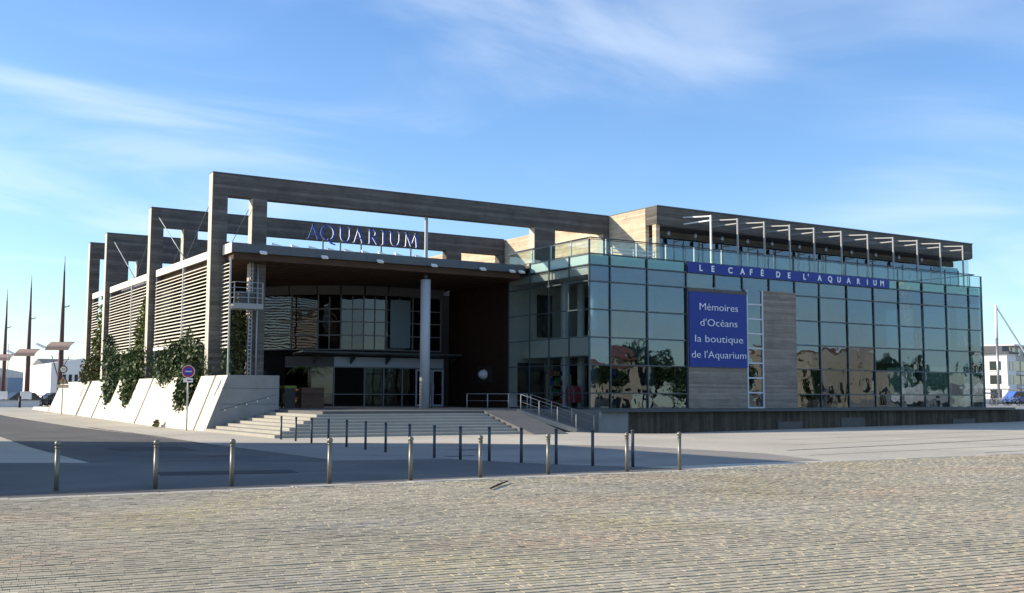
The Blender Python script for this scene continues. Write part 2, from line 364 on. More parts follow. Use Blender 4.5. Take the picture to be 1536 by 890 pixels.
for i, y in enumerate(np.arange(-21.2, 10.8, 1.0)):
    x = -23.86+.3*sst(-10, 0, y); x2 = -23.86+.3*sst(-10, 0, y+1)
    MB().prism([(x, y, -.05), (x+.16, y, -.05), (x2+.16, y+.975, -.05), (x2, y+.975, -.05)], (0, 0, .066+random.uniform(-.003, .003))).build('kerb_stone', 'base_grey', rk)
sheet('road_patch', [(-27.4, -14.2), (-25.3, -14.6), (-25.1, -11.6), (-26.6, -11.2), (-27.5, -12.0)], .011, 'asphalt_dark')
sheet('road_patch', [(-29.0, -24.6), (-26.2, -25.2), (-26.0, -24.2), (-28.8, -23.5)], .015, 'asphalt_dark')
MB().tube([(-25.6, -17.5, -.02), (-25.6, -17.5, .016)], .36, 20).build('manhole_cover', 'black_plastic', label='round iron manhole cover set in the shaded road', cat='manhole cover', loc=(-25.6, -17.5, 0))
# tactile/light band lines on the far plaza right
for i, (p, q, w) in enumerate([((-9.0, -23.0), (40, -15.5), .16), ((-10.6, -25.4), (40, -20.5), .05), ((-6, -20.3), (40, -12.6), .05), ((-3, -16.8), (40, -9.5), .05), ((-4.5, -26.9), (40, -24.2), .07)]):
    d = (Vector(q)-Vector(p)).normalized(); nn = Vector((-d.y, d.x))*w/2
    pts = []; k = 24
    for t in range(k+1):
        c = Vector(p).lerp(Vector(q), t/k); pts.append(c)
    b = MB(); vs = []
    for c in pts: vs += [(c.x-nn.x, c.y-nn.y, gz(c.x, c.y)+.006), (c.x+nn.x, c.y+nn.y, gz(c.x, c.y)+.006)]
    b.add(vs, [(2*j, 2*j+1, 2*j+3, 2*j+2) for j in range(k)]); b.build('drain_channel' if i == 0 else 'paving_joint', 'base_grey', fix=False, kind='structure')

def cobbles():
    ang = math.radians(-6.5); cu, su = math.cos(ang), math.sin(ang)
    def edge(x): return -28.80+(.75*sst(-19, -12, x))
    # base bed
    xs = np.arange(-75, 41, 1.0)
    pts = [(x, edge(x)) for x in xs]
    b = MB(); vs = [(x, y, .004) for x, y in pts]+[(x, -75, .004) for x, y in pts]; n = len(pts)
    b.add(vs, [(i, n+i, n+i+1, i+1) for i in range(n-1)]); bed = b.build('cobbled_square', 'cobble_joint', fix=False, kind='structure'); ORG[bed.name] = Vector((0, 0, 0))
    rw, ln = .132, .118
    U = []; 
    # u along rows, v across; cover camera wedge with margin
    vmin, vmax = -70, 20
    out = []
    fx, fy = Fw.x, Fw.y; rx, ry = R0.x, R0.y
    for j in range(int(60/rw)):
        v = -46.5+j*rw
        uo = rng.random()*ln
        u = np.arange(-75, 30, ln)+uo; u = u+rng.uniform(-.035, .035, len(u))
        wid = np.diff(u, append=u[-1]+ln)
        um = u+wid/2
        x = um*cu-v*su; y = um*su+v*cu
        d = (x-CAM.x)*fx+(y-CAM.y)*fy; l = (x-CAM.x)*rx+(y-CAM.y)*ry
        ed = -28.86+.75*np.clip((x+19)/7, 0, 1)**2*(3-2*np.clip((x+19)/7, 0, 1))
        k = (d > 7) & (d < 48) & (np.abs(l) < .5*d+2.0) & (y < ed)
        if k.any(): out.append(np.stack([x[k], y[k], wid[k]*.5-.002, np.full(k.sum(), rw*.5-.015), d[k], (.002*np.sin(um*(.5+.5*rng.random())+rng.random()*6))[k]], 1))
    A = np.concatenate(out); n = len(A)
    A[:, 3] *= 1-.06*rng.random(n)
    hgt = .014+.004*rng.random(n)+A[:, 5]; rot = ang+rng.normal(0, .012, n)
    # rolling hollows of old paving
    und = .010*np.sin(A[:, 0]*1.3+A[:, 1]*.6)+.008*np.sin(A[:, 0]*.5-A[:, 1]*1.9)
    hgt = hgt+und*.05
    tilt = rng.normal(0, .022, (n, 2))*np.array([.5, 1])
    c, s = np.cos(rot), np.sin(rot)
    sx = np.array([-1, 1, 1, -1]); sy = np.array([-1, -1, 1, 1])
    V = np.zeros((n, 8, 3))
    for q in range(4):
        for lay, (ins, zz) in enumerate([(1.0, -.002), (.96, None)]):
            px = A[:, 2]*sx[q]*(1 if lay == 0 else .985); py = A[:, 3]*sy[q]*(ins if lay == 0 else .95)
            V[:, lay*4+q, 0] = A[:, 0]+px*c-py*s; V[:, lay*4+q, 1] = A[:, 1]+px*s+py*c
            V[:, lay*4+q, 2] = .002 if lay == 0 else hgt+px*tilt[:, 0]+py*tilt[:, 1]
    F = np.array([[4, 5, 6, 7], [0, 1, 5, 4], [1, 2, 6, 5], [2, 3, 7, 6], [3, 0, 4, 7]])
    # colour: grey-beige granite with pinkish, ochre and bluish patches
    x, y = A[:, 0], A[:, 1]
    base = np.array([.41, .36, .255])
    g = 1+.075*rng.normal(size=n); g = np.clip(g, .6, 1.5)
    p1 = np.sin(x*.9+1.3*np.sin(y*.8))+np.sin(y*1.4+x*.33); p2 = np.sin(x*.55-y*.9+2)+np.sin(x*1.2+1.7*np.sin(y*.5))
    t = np.tile(base, (n, 1))
    warm = np.clip((p1-.7)*.8, 0, 1)*rng.random(n); ochre = np.clip((p2-.8)*.8, 0, 1)*rng.random(n); cool = np.clip((-p1-.9)*.8, 0, 1)*rng.random(n)
    t += warm[:, None]*np.array([.06, -.005, -.015]); t += ochre[:, None]*np.array([.03, .012, -.05]); t += cool[:, None]*np.array([-.02, -.005, .03])
    lf = 1+.09*np.sin(x*.42+1.7*np.sin(y*.31))*np.sin(y*.55+.8*np.sin(x*.27))+.05*np.sin(x*1.9+y*1.1)
    t *= (g*lf)[:, None]
    order = np.argsort(A[:, 4]-.0*A[:, 0])
    vis = np.abs((x-CAM.x)*rx+(y-CAM.y)*ry) < .465*A[:, 4]
    # show largest: nearest ones inside the frame (frame bottom is at d ~ 9.4)
    cand = np.where(vis & (A[:, 4] > 9.6))[0]; cand = cand[np.argsort(A[cand, 4])][:300]
    single = np.zeros(n, bool); single[cand] = True
    def mk(name, idx, off):
        k = len(idx); me = bpy.data.meshes.new(name); vs = V[idx].reshape(-1, 3)-off
        fs = (F[None]+(np.arange(k)*8)[:, None, None]).reshape(-1, 4)
        me.vertices.add(len(vs)); me.vertices.foreach_set('co', vs.ravel())
        me.loops.add(fs.size); me.loops.foreach_set('vertex_index', fs.ravel().astype(np.int32))
        me.polygons.add(len(fs)); me.polygons.foreach_set('loop_start', np.arange(0, fs.size, 4, dtype=np.int32))
        me.polygons.foreach_set('use_smooth', np.zeros(len(fs), bool)); me.update(calc_edges=True); me.validate()
        ca = me.color_attributes.new('tone', 'FLOAT_COLOR', 'POINT')
        cc = np.ones((k, 8, 4)); cc[:, :, :3] = t[idx][:, None, :]; ca.data.foreach_set('color', cc.ravel())
        me.materials.append(M['cobble']); return me
    o = bpy.data.objects.new('cobbles', mk('cobbles', np.where(~single)[0], np.zeros(3))); COL.objects.link(o); o.parent = bed; o['kind'] = 'stuff'
    for i in cand:
        off = np.array([A[i, 0], A[i, 1], 0]); q = bpy.data.objects.new('cobble', mk('cobble', np.array([i]), off)); COL.objects.link(q); q.parent = bed; q.location = off
cobbles()

# ------------------------------------------------------------------ the aquarium building
B = thing('aquarium_building', 'long aquarium building of grey timber portal frames, louvres and a glass corner pavilion', 'building', (0, 0, 0))
ZR = [10.26, 9.47, 8.86, 7.96, 6.42, 4.90, 3.40, 1.85, 1.01]
JX = [0, 1.43, 4.04, 6.93, 9.12, 11.34, 13.56, 15.75, 17.93, 20.48, 23.01, 25.53, 27.98, 30.51, 33.01, 34.45]
def frame_poly(Y, holes, x1, leg_z=.4):
    """solid = list of boxes that make the portal, butted end to end"""
    b = MB()
    for (xa, xb, za, zb) in holes: b.box(xa, xb, Y, Y+.62, za, zb)
    return b
def portal(Y, pieces):
    b = MB()
    for p in pieces: b.box(p[0], p[1], Y, Y+.62, p[2], p[3])
    return b.build('timber_frame', 'wood', B)
ZB, ZT = 11.98, 13.13
def sunlit_edges(Y, legs):
    for x, z0, z1 in legs: MB().box(x-.022, x-.002, Y+.02, Y+.60, z0, z1).build('sunlit_edge', 'sunlit_board', B)  # pale strips that paint sunlight onto the left faces of the legs
sunlit_edges(7.32, [(-18.55, 1.2, ZT), (-16.42, 2.7, ZB), (1.28, 9.5, ZB), (6.49, 9.5, ZB)])
sunlit_edges(20.0, [(-18.51, 1.2, ZT), (-16.5, 9.2, ZB)])
sunlit_edges(32.68, [(-18.45, 1.2, ZT), (-16.3, 9.2, ZB-.65)])
sunlit_edges(38.6, [(-18.43, 1.2, ZT), (-16.4, 9.2, ZB)])
portal(7.32, [(-18.55, 6.94, ZB, ZT), (-18.55, -17.76, 1.2, ZB), (-16.42, -15.64, 1.0, ZB), (1.28, 2.78, 9.4, ZB), (6.49, 6.94, 9.4, ZB)])
portal(20.0, [(-18.51, 6.9, ZB, ZT), (-18.51, -17.76, 1.2, ZB), (-16.5, -15.64, 1.0, ZB), (2.1, 3.3, 9.4, ZB), (6.49, 6.9, 9.4, ZB)])
portal(32.68, [(-18.45, 6.9, ZB-.65, ZT), (-18.45, -16.97, 1.2, ZB-.65), (-16.3, -15.6, 1.0, ZB-.65), (2.1, 3.3, 9.4, ZB-.65)])
portal(38.6, [(-18.43, 6.9, ZB, ZT), (-18.43, -17.70, 1.2, ZB), (-16.4, -15.6, 1.0, ZB)])
def caps():
    for Y, xa, xb in ((7.32, -18.58, 6.9), (20., -18.54, 6.86), (32.68, -18.48, 6.86), (38.6, -18.46, 6.86)):
        MB().box(xa, xb, Y-.03, Y+.65, ZT+.002, ZT+.05).build('coping', 'canopy_metal', B)
caps()
# louvre screens (3 bays) with slats
def louvre(y0, y1, mid, z0=4.42, z1=8.84):
    x = -18.16
    s = MB(); s.box(x-.03, x+.09, y0, y1, z1, z1+.40); r = s.build('louvre_screen', 'fascia_pale', B, loc=(x, y0, 0))
    r_ = r
    def half(a, b):
        me = MB().prism([(-.05, 0, -.046), (.05, 0, .006), (.05, 0, .040), (-.05, 0, -.012)], (0, b-a, 0)).mesh('slat', 'lamella')
        n = int((z1-z0-.2)/.193)
        for i in range(n): inst('slat', me, (x, a, z0+.2+.193*i), r)
    cuts = [y0, *mid, y1]
    for a, b in zip(cuts[:-1], cuts[1:]): half(a+.06, b-.06)
    MB().box(x-.06, x+.07, y0, y1, z0-.10, z0+.09).build('bottom_rail', 'fascia_pale', r)
    for m_ in mid: MB().box(x-.075, x+.06, m_-.06, m_+.06, 2.4, z1-.002).build('post', 'steel_paint', r)
    for m_ in (y0, y1): MB().box(x+.0, x+.06, m_-.03, m_+.03, 3.0, z1-.002).build('post', 'steel_paint', r)
    # fine mesh trellis under the louvre
    g = MB()
    for yy in np.arange(y0+.25, y1, .25): g.box(x+.01, x+.022, yy, yy+.015, 2.3, z0-.11)
    for zz in np.arange(2.4, z0-.15, .25): g.box(x+.024, x+.036, y0, y1, zz, zz+.015)
    g.build('trellis', 'dark_metal', r)
louvre(8.25, 19.75, [13.67]); louvre(20.9, 32.45, [25.83]); louvre(33.5, 38.4, [])
# short porch louvre between canopy edge and first frame
def porch_louvre():
    r = MB().box(-17.98, -17.90, 5.95, 6.03, 2.6, 8.6).build('louvre_screen', 'steel_paint', B, loc=(-18, 5.9, 0))
    me = MB().prism([(-.05, 0, -.046), (.05, 0, .006), (.05, 0, .040), (-.05, 0, -.012)], (0, 1.15, 0)).mesh('slat', 'lamella')
    for i in range(23): inst('slat', me, (-17.94, 6.06, 4.1+.193*i), r)
porch_louvre()
# tie rods over the bays
for y0, ym, y1, xx in ((7.95, 13.67, 20.0, -18.1), (20.62, 25.83, 32.68, -18.0)):
    MB().tube([(xx, y1-.02, 12.6), (xx, ym, 9.25)], .03, 6).build('tie_rod', 'steel_paint', B)
    MB().tube([(xx, y0+.02, 12.6), (xx, ym, 9.25)], .022, 6).build('tie_rod', 'canopy_metal', B)
    for xr in (-16.0,):
        MB().tube([(xr, y0+.02, 12.4), (xr, ym, 9.3)], .02, 6).build('tie_rod', 'canopy_metal', B)
# body behind the louvres
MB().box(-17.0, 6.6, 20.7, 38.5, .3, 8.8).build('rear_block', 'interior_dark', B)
MB().box(-17.5, 6.9, 20.66, 38.55, 8.82, 9.1).build('flat_roof', 'roof_grey', B)
# canopy
can = MB().prism([(-17.92, 5.82, 8.90), (-.52, 5.82, 8.90), (-.04, 6.3, 8.90), (-.04, 20.6, 8.90), (-17.92, 20.6, 8.90)], (0, 0, .45)).build('canopy', 'canopy_metal', B)
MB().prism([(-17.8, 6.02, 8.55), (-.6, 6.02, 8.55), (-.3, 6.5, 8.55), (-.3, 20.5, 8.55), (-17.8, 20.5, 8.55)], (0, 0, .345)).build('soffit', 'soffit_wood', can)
MB().box(-17.97, -17.925, 5.86, 7.30, 8.86, 9.37).build('end_cap', 'fascia_pale', can)
for x in np.arange(-17.8+1.45, -1, 1.45): MB().box(x, x+.012, 5.812, 5.818, 8.91, 9.34).build('fascia_joint', 'mullion', can)
for i in range(28):   # soffit boards seen from below
    x = -17.5+i*.61
    MB().box(x, x+.02, 6.05, 14.9, 8.538, 8.549).build('soffit_joint', 'interior_dark', can)
# porch column, steel prop
col = MB().tube([(-6.55, 6.6, .9), (-6.55, 6.6, 8.2)], .28, 24).build('column', 'column_grey', B)
MB().tube([(-6.55, 6.6, 8.2), (-6.55, 6.6, 8.56)], .12, 12).build('column_head', 'dark_metal', col)
MB().box(-6.06, -5.90, 7.62, 7.76, 9.35, ZB-.003).build('prop', 'steel_paint', B)
MB().tube([(-16.1, 7.2, 1.0), (-16.1, 7.2, 8.5)], .05, 8).build('downpipe', 'steel_paint', B)
# lattice posts by the inner leg
lp = MB()
for x in (-16.62, -16.45): lp.box(x, x+.04, 7.02, 7.08, 1.0, 8.53)
for z in np.arange(1.2, 8.4, .2): lp.box(-16.58, -16.45, 7.03, 7.07, z, z+.05)
lp.build('lattice_post', 'steel_paint', B)
# maintenance balcony
bal = MB().box(-17.75, -16.2, 5.95, 7.2, 6.05, 6.32).build('service_balcony', 'bracket_grey', B)
for x, y in ((-17.72, 5.98), (-16.98, 5.98), (-16.24, 5.98), (-17.72, 7.1)): MB().box(x-.025, x+.025, y-.025, y+.025, 6.32, 7.4).build('baluster', 'bracket_grey', bal)
for z in (6.6, 6.85, 7.1, 7.38):
    MB().box(-17.72, -16.24, 5.965, 5.995, z, z+.03).build('rail', 'bracket_grey', bal); MB().box(-17.735, -17.705, 5.99, 7.1, z+.001, z+.031).build('rail', 'bracket_grey', bal)
MB().box(-17.4, -16.6, 6.2, 6.9, 6.33, 6.95).build('equipment_box', 'dark_metal', bal)

# --- porch back: red wall, glazed entrance and curved upper front
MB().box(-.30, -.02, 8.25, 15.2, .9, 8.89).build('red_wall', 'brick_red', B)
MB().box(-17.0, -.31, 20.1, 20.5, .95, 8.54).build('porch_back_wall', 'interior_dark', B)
MB().box(-17.3, -17.0, 9.5, 20.6, .3, 2.3).build('low_side_wall', 'concrete', B)
def entrance():
    r = thing('entrance_front', parent=B, loc=(-5, 15, 1))
    pts = [(-1.05, 15.0), (-3.1, 15.0), (-5.0, 15.0), (-6.4, 15.25), (-7.7, 15.8), (-8.9, 16.6), (-10.2, 17.8), (-11.4, 19.4)]
    zs = [4.55, 5.45, 6.3, 7.1, 7.95]
    for i in range(len(pts)-1):
        a, b = Vector((*pts[i], 0)), Vector((*pts[i+1], 0)); d = b-a; nrm = Vector((d.y, -d.x, 0)).normalized()*-1
        if nrm.y > 0: nrm = -nrm
        for z0, z1 in zip(zs[:-1], zs[1:]):
            MB().prism([a+Vector((0, 0, z0)), b+Vector((0, 0, z0)), b+Vector((0, 0, z1)), a+Vector((0, 0, z1))], -nrm*.02).build('glass_pane', 'glass_dark', r)
            MB().beam(a+Vector((0, 0, z0))+nrm*.03, b+Vector((0, 0, z0))+nrm*.03, .06, .07).build('transom', 'porch_frame', r)
        MB().beam(a+Vector((0, 0, 4.5))+nrm*.035, a+Vector((0, 0, 8.0))+nrm*.035, .07, .07).build('mullion', 'porch_frame', r)
        mid = a.lerp(b, .5)
        if i < 5: MB().beam(mid+Vector((0, 0, 4.6))+nrm*.05, mid+Vector((0, 0, 7.9))+nrm*.05, .05, .05).build('mullion', 'porch_frame', r)
        # fascia band above
        MB().prism([a+Vector((0, 0, 7.98))+nrm*.35, b+Vector((0, 0, 7.98))+nrm*.35, b+Vector((0, 0, 8.53))+nrm*.5, a+Vector((0, 0, 8.53))+nrm*.5], -nrm*.3).build('fascia_panel', 'porch_band', r)
    # ground floor
    gx = [-1.05, -2.55, -4.0, -5.3, -6.6, -8.6, -9.9, -11.2]
    gy = [14.6, 14.6, 14.6, 14.6, 14.6, 14.7, 15.2, 16.1]
    for i in range(len(gx)-1):
        a, b = Vector((gx[i], gy[i], 0)), Vector((gx[i+1], gy[i+1], 0))
        if i != 4: 
            for z0, z1 in ((1.0, 1.75), (1.78, 3.4)):
                MB().prism([a+Vector((0, 0, z0)), b+Vector((0, 0, z0)), b+Vector((0, 0, z1)), a+Vector((0, 0, z1))], (0, .02, 0)).build('glass_pane', 'glass_dark', r)
        for z in (1.0, 1.76, 3.42): MB().beam(a+Vector((0, -.03, z)), b+Vector((0, -.03, z)), .06, .06).build('transom', 'porch_frame', r)
        MB().beam(a+Vector((0, -.04, 1.0)), a+Vector((0, -.04, 3.4)), .08, .07).build('mullion', 'porch_frame', r)
        MB().prism([a+Vector((0, -.06, 3.46)), b+Vector((0, -.06, 3.46)), b+Vector((0, -.06, 4.05)), a+Vector((0, -.06, 4.05))], (0, .05, 0)).build('header_panel', 'header_grey' if i < 5 else 'porch_band', r)
    # blue-framed double doors
    for x0, x1 in ((-2.5, -1.95), (-1.9, -1.1), (-3.1, -2.55)):
        d = MB().box(x0, x0+.10, 14.44, 14.5, 1.0, 3.35).box(x1-.10, x1, 14.44, 14.5, 1.0, 3.35).box(x0+.1, x1-.1, 14.44, 14.5, 1.0, 1.12).box(x0+.1, x1-.1, 14.44, 14.5, 3.25, 3.35).build('door', 'header_grey', r)
    for x in (-2.02, -1.80): MB().tube([(x, 14.41, 1.7), (x, 14.41, 2.5)], .02, 6).build('door_handle', 'steel', r)
    # thin projecting awning with brackets
    MB().prism([(-11.2, 13.2, 4.22), (-.4, 13.2, 4.22), (-.4, 14.9, 4.12), (-11.2, 14.9, 4.12)], (0, 0, .1)).build('awning', 'dark_metal', r)
    for x in (-10, -7.6, -5.2, -2.8, -.6): MB().prism([(x, 13.5, 4.15), (x, 14.5, 4.1), (x, 14.5, 3.6)], (.06, 0, 0)).build('bracket', 'dark_metal', r)
    MB().box(-4.75, -3.35, 14.80, 14.86, 4.7, 7.75).build('hanging_panel', 'hanging_glass', r)
entrance()
# left part of the porch back: dark shopfront and lit gap
MB().box(-16.2, -13.4, 17.9, 18.0, 1.0, 3.2).build('glass_screen', 'glass_dark', B)
for x in (-16.2, -14.9, -13.4): MB().box(x-.04, x+.04, 17.8, 17.9, 1.0, 3.3).build('screen_post', 'steel_paint', B)
MB().box(-16.4, -14.9, 8.8, 8.9, 1.0, 3.0).build('notice_panel', 'interior_dark', B)

# --- glass pavilion
def curtain():
    fr = thing('curtain_wall', parent=B, loc=(0, 0, 1)); rows = ZR
    def pane(x0, x1, z0, z1, m='glass_front', Y=0.0):
        ti = random.gauss(0, .006); tj = random.gauss(0, .006); cx, cz = (x0+x1)/2, (z0+z1)/2
        def P(x, z, dy): return (x, Y+dy+ti*(x-cx)+tj*(z-cz), z)
        vs = [P(x0, z0, 0), P(x1, z0, 0), P(x1, z1, 0), P(x0, z1, 0), P(x0, z0, .022), P(x1, z0, .022), P(x1, z1, .022), P(x0, z1, .022)]
        MB().add(vs, [(0, 1, 2, 3), (7, 6, 5, 4), (0, 4, 5, 1), (1, 5, 6, 2), (2, 6, 7, 3), (3, 7, 4, 0)]).build('glass_pane', m, fr)
    def seg(i): return JX[i]+.02, JX[i+1]-.02
    for i in range(15):
        x0, x1 = seg(i)
        pane(x0, x1, ZR[1]+.03, ZR[0]-.02, 'glass_clear')
        if not (3 <= i <= 9): pane(x0, x1, ZR[2]+.03, ZR[1]-.02, 'glass_spandrel')
        elif i == 9: pane(24.52, x1, ZR[2]+.03, ZR[1]-.02, 'glass_spandrel')
        for k in range(2, 8):
            if 3 <= i <= 6 and k > 2: continue
            pane(x0, x1, ZR[k+1]+.03, ZR[k]-.03)
    for i, x in enumerate(JX):
        zt = ZR[0]; zb = ZR[8]
        if 4 <= i <= 6: zb = 8.1
        w = .035 if 0 < i < 15 else .05
        MB().box(x-w, x+w, -.075, -.008, zb, zt if i in (0, 15) else ZR[1]).build('mullion', 'mullion', fr)
        if i not in (0, 15): MB().box(x-.012, x+.012, -.03, .0, ZR[1]+.035, zt).build('mullion', 'mullion', fr)
    for k, z in enumerate(ZR):
        h = .035 if k not in (0,) else .02
        if k in (3, 4, 5, 6, 7):
            for xa, xb in ((0, 6.93), (15.75, 34.45)): MB().box(xa+.0, xb, -.095, -.078, z-h, z+h).build('transom', 'mullion', fr)
        else: MB().box(-.05, 34.5, -.095, -.078, z-h, z+h).build('transom', 'mullion', fr)
    # side facing the porch
    sd = thing('curtain_wall_side', parent=B, loc=(0, 0, 1))
    JY = [0, 1.83, 3.83, 5.84, 8.2]
    def spane(y0, y1, z0, z1, m):
        ti = random.gauss(0, .004); tj = random.gauss(0, .004); cy, cz = (y0+y1)/2, (z0+z1)/2
        P = lambda y, z, d: (d+ti*(y-cy)+tj*(z-cz), y, z)
        vs = [P(y0, z0, 0), P(y1, z0, 0), P(y1, z1, 0), P(y0, z1, 0), P(y0, z0, .022), P(y1, z0, .022), P(y1, z1, .022), P(y0, z1, .022)]
        MB().add(vs, [(0, 1, 2, 3), (7, 6, 5, 4), (0, 4, 5, 1), (1, 5, 6, 2), (2, 6, 7, 3), (3, 7, 4, 0)]).build('glass_pane', m, sd)
    for i in range(4):
        y0, y1 = JY[i]+.02, JY[i+1]-.02
        spane(y0, y1, ZR[1]+.03, ZR[0]-.02, 'glass_clear')
        if i < 3:
            o = MB().box(-.004, .03, y0, y1, ZR[2]+.03, ZR[1]-.02).build('spandrel_panel', 'spandrel', sd)
        for k in range(2, 8):
            if k == 7 and i == 3: continue
            spane(y0, y1, ZR[k+1]+.03, ZR[k]-.03, 'glass_side')
    for y in JY[1:]: MB().box(-.075, -.008, y-.035, y+.035, ZR[8], ZR[1]).build('mullion', 'mullion', sd)
    for k, z in enumerate(ZR): MB().box(-.095, -.078, -.05, 8.2, z-.03, z+.03).build('transom', 'mullion', sd)
    # parapet handrail (double) with posts
    hr = thing('terrace_handrail', parent=B, loc=(0, 0, 9.5))
    MB().tube([(.30, 8.2, 10.42), (.30, .30, 10.42), (34.2, .30, 10.42), (34.2, 6, 10.42)], .035, 8).build('rail', 'dark_metal', hr)
    for x in np.arange(1.4, 34.2, 2.15): MB().box(x-.03, x+.03, .27, .33, 9.3, 10.40).build('post', 'white_paint' if x < 16 else 'steel_paint', hr)
    for y in np.arange(2.1, 8, 2): MB().box(.27, .33, y-.03, y+.03, 9.3, 10.40).build('post', 'white_paint', hr)
curtain()
# lower front cladding between the glass: boarded panels and a glazed strip
MB().box(6.97, 11.50, -.14, .10, 1.02, 7.98).build('cladding_panel', 'wood_panel', B)
MB().box(12.93, 15.71, -.14, .10, 1.02, 8.10).build('cladding_panel', 'wood_panel', B)
MB().box(6.93, 11.55, -.20, -.145, 7.75, 7.97).build('cladding_cap', 'wood', B)
ws = thing('window_strip', parent=B, loc=(11.5, 0, 1))
for x in (11.52, 12.80): MB().box(x, x+.10, -.17, -.02, 1.02, 8.1).build('window_frame', 'pale_panel', ws)
zc = np.linspace(1.05, 8.1, 9)
for z0, z1 in zip(zc[:-1], zc[1:]):
    MB().box(11.63, 12.79, -.10, -.08, z0+.05, z1-.05).build('glass_pane', 'glass_front', ws)
    MB().box(11.62, 12.80, -.16, -.05, z0-.045, z0+.045).build('transom', 'pale_panel', ws)
# pavilion floors, ceiling, back wall, columns
MB().box(.1, 34.35, .12, 8.2, .80, .99).build('ground_floor', 'interior_floor', B)
MB().box(.9, 34.2, 1.0, 8.2, 3.95, 5.05).build('upper_floor', 'interior_wall', B)
MB().box(.12, 34.3, .14, 8.2, 8.35, 8.80).build('ceiling', 'interior_wall', B)
MB().box(.15, 34.3, .1, 13, 9.28, 9.42).build('terrace_deck', 'concrete', B)
MB().box(-.02, 34.4, 8.22, 8.5, .9, 9.27).build('inner_wall', 'interior_wall', B)
MB().box(34.35, 34.45, .15, 8.2, 1.0, 9.3).build('east_wall', 'glass_front', B)
for x in (1.6, 5.6, 10.4, 15.2, 20.0, 24.8, 29.6, 33.6): MB().tube([(x, 1.7, .99), (x, 1.7, 8.36)], .24, 16).build('pavilion_column', 'column_white', B)
for x in (3.2,): MB().tube([(x, 5.2, .99), (x, 5.2, 8.36)], .22, 16).build('pavilion_column', 'column_white', B)
for x, y in ((1.2, 4.0), (3.0, 6.8)): MB().box(x, x+.25, y, y+.25, .99, 8.34).build('inner_post', 'pale_panel', B)
for x in np.arange(2, 33, 3.1): MB().box(x, x+1.1, 8.1, 8.18, 5.3, 7.9).build('inner_window', 'window_dark', B)
for x in np.arange(.6, 33, 2.6): MB().box(x, x+1.9, 8.1, 8.18, 1.1, 3.7).build('inner_doorway', 'interior_dark', B)
# ledge and base
MB().box(-.35, 36.5, -1.0, .1, .84, 1.0).build('deck_ledge', 'dark_metal', B)
MB().box(2.15, 90, -.6, -.3, -.7, .83).build('timber_base', 'quay_wood', B)
MB().box(-.55, 2.14, -.66, -.3, -.6, .83).build('concrete_base', 'concrete', B)
for x in (13.5, 19, 30): MB().box(x, x+1.9+.6*random.random(), -.64, -.603, -.5, .18+.25*random.random()).build('base_board', 'base_grey', B)
# upper storey
MB().box(7.0, 37.45, 2.65, 14, 12.05, 13.13).build('roof_fascia', 'wood', B)
MB().box(6.98, 37.48, 2.60, 14.1, 13.132, 13.2).build('roof_edge', 'canopy_metal', B)
MB().box(6.97, 7.25, 3.7, 33, 9.43, 13.12).build('upper_side_wall', 'wood_sunlit', B)
MB().box(7.02, 7.3, 2.75, 3.1, 9.43, 12.04).build('corner_trim', 'wood_sunlit', B)
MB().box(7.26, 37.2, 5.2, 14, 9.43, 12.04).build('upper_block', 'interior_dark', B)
MB().box(7.3, 37.3, 4.2, 4.4, 11.55, 11.95).build('window_head', 'wood', B)
MB().box(7.3, 37.3, 2.7, 5.1, 11.98, 12.045).build('roof_soffit', 'porch_band', B)
uw = thing('terrace_windows', parent=B, loc=(7, 4.4, 9.4))
for i, x in enumerate(np.arange(7.4, 36.6, 1.62)):
    MB().box(x, x+1.56, 4.42, 4.45, 9.45, 11.53).build('glass_pane', 'glass_front', uw); MB().box(x+1.56, x+1.62, 4.38, 4.46, 9.45, 11.34).build('mullion', 'mullion', uw)
MB().box(37.2, 37.3, 2.9, 14, 9.43, 12.04).build('end_screen', 'glass_clear', B)
for i, x in enumerate([9.09, 11.24, 13.46, 15.65, 17.82, 20.34, 22.87, 25.4, 27.89, 30.35, 32.84]):
    a = thing('sunshade_bracket', parent=B, loc=(x, .2, 9.4))
    MB().box(x-.04, x+.04, .15, .24, 9.3, 12.42).build('post', 'white_paint' if i == 0 else 'bracket_grey', a)  # first bracket is white: full sunlight painted into its colour
    MB().beam((x, .24, 12.37), (x, 2.66, 12.62), .08, .07).build('arm', 'bracket_grey' if i else 'white_paint', a)  # first arm white: sunlight painted into its colour
    MB().beam((x+.0, .28, 12.12), (x, 2.6, 12.2), .08, .07).build('arm', 'bracket_grey' if i else 'white_paint', a)  # first arm white: sunlight painted into its colour
    MB().tube([(x-.9, 3.0, 11.75), (x-.9, 3.0, 11.45)], .12, 8).build('floodlight', 'steel', a)
    if i < 11: MB().box(x+.5, x+.75, 2.635, 2.648, 12.88, 13.02).build('bolt_plate', 'mullion', a)
# terrace furniture white frame near the corner
tf = thing('white_trestle', 'white slatted bench frame on the terrace behind the glass balustrade', 'bench', (4.2, 2.2, 9.42), )
for z in (9.75, 9.98, 10.2): MB().box(3.2, 6.4, 2.2, 2.25, z, z+.06).build('slat', 'white_paint', tf)
for x in (3.2, 4.8, 6.34): MB().box(x, x+.07, 2.15, 2.20, 9.42, 10.28).build('leg', 'white_paint', tf)

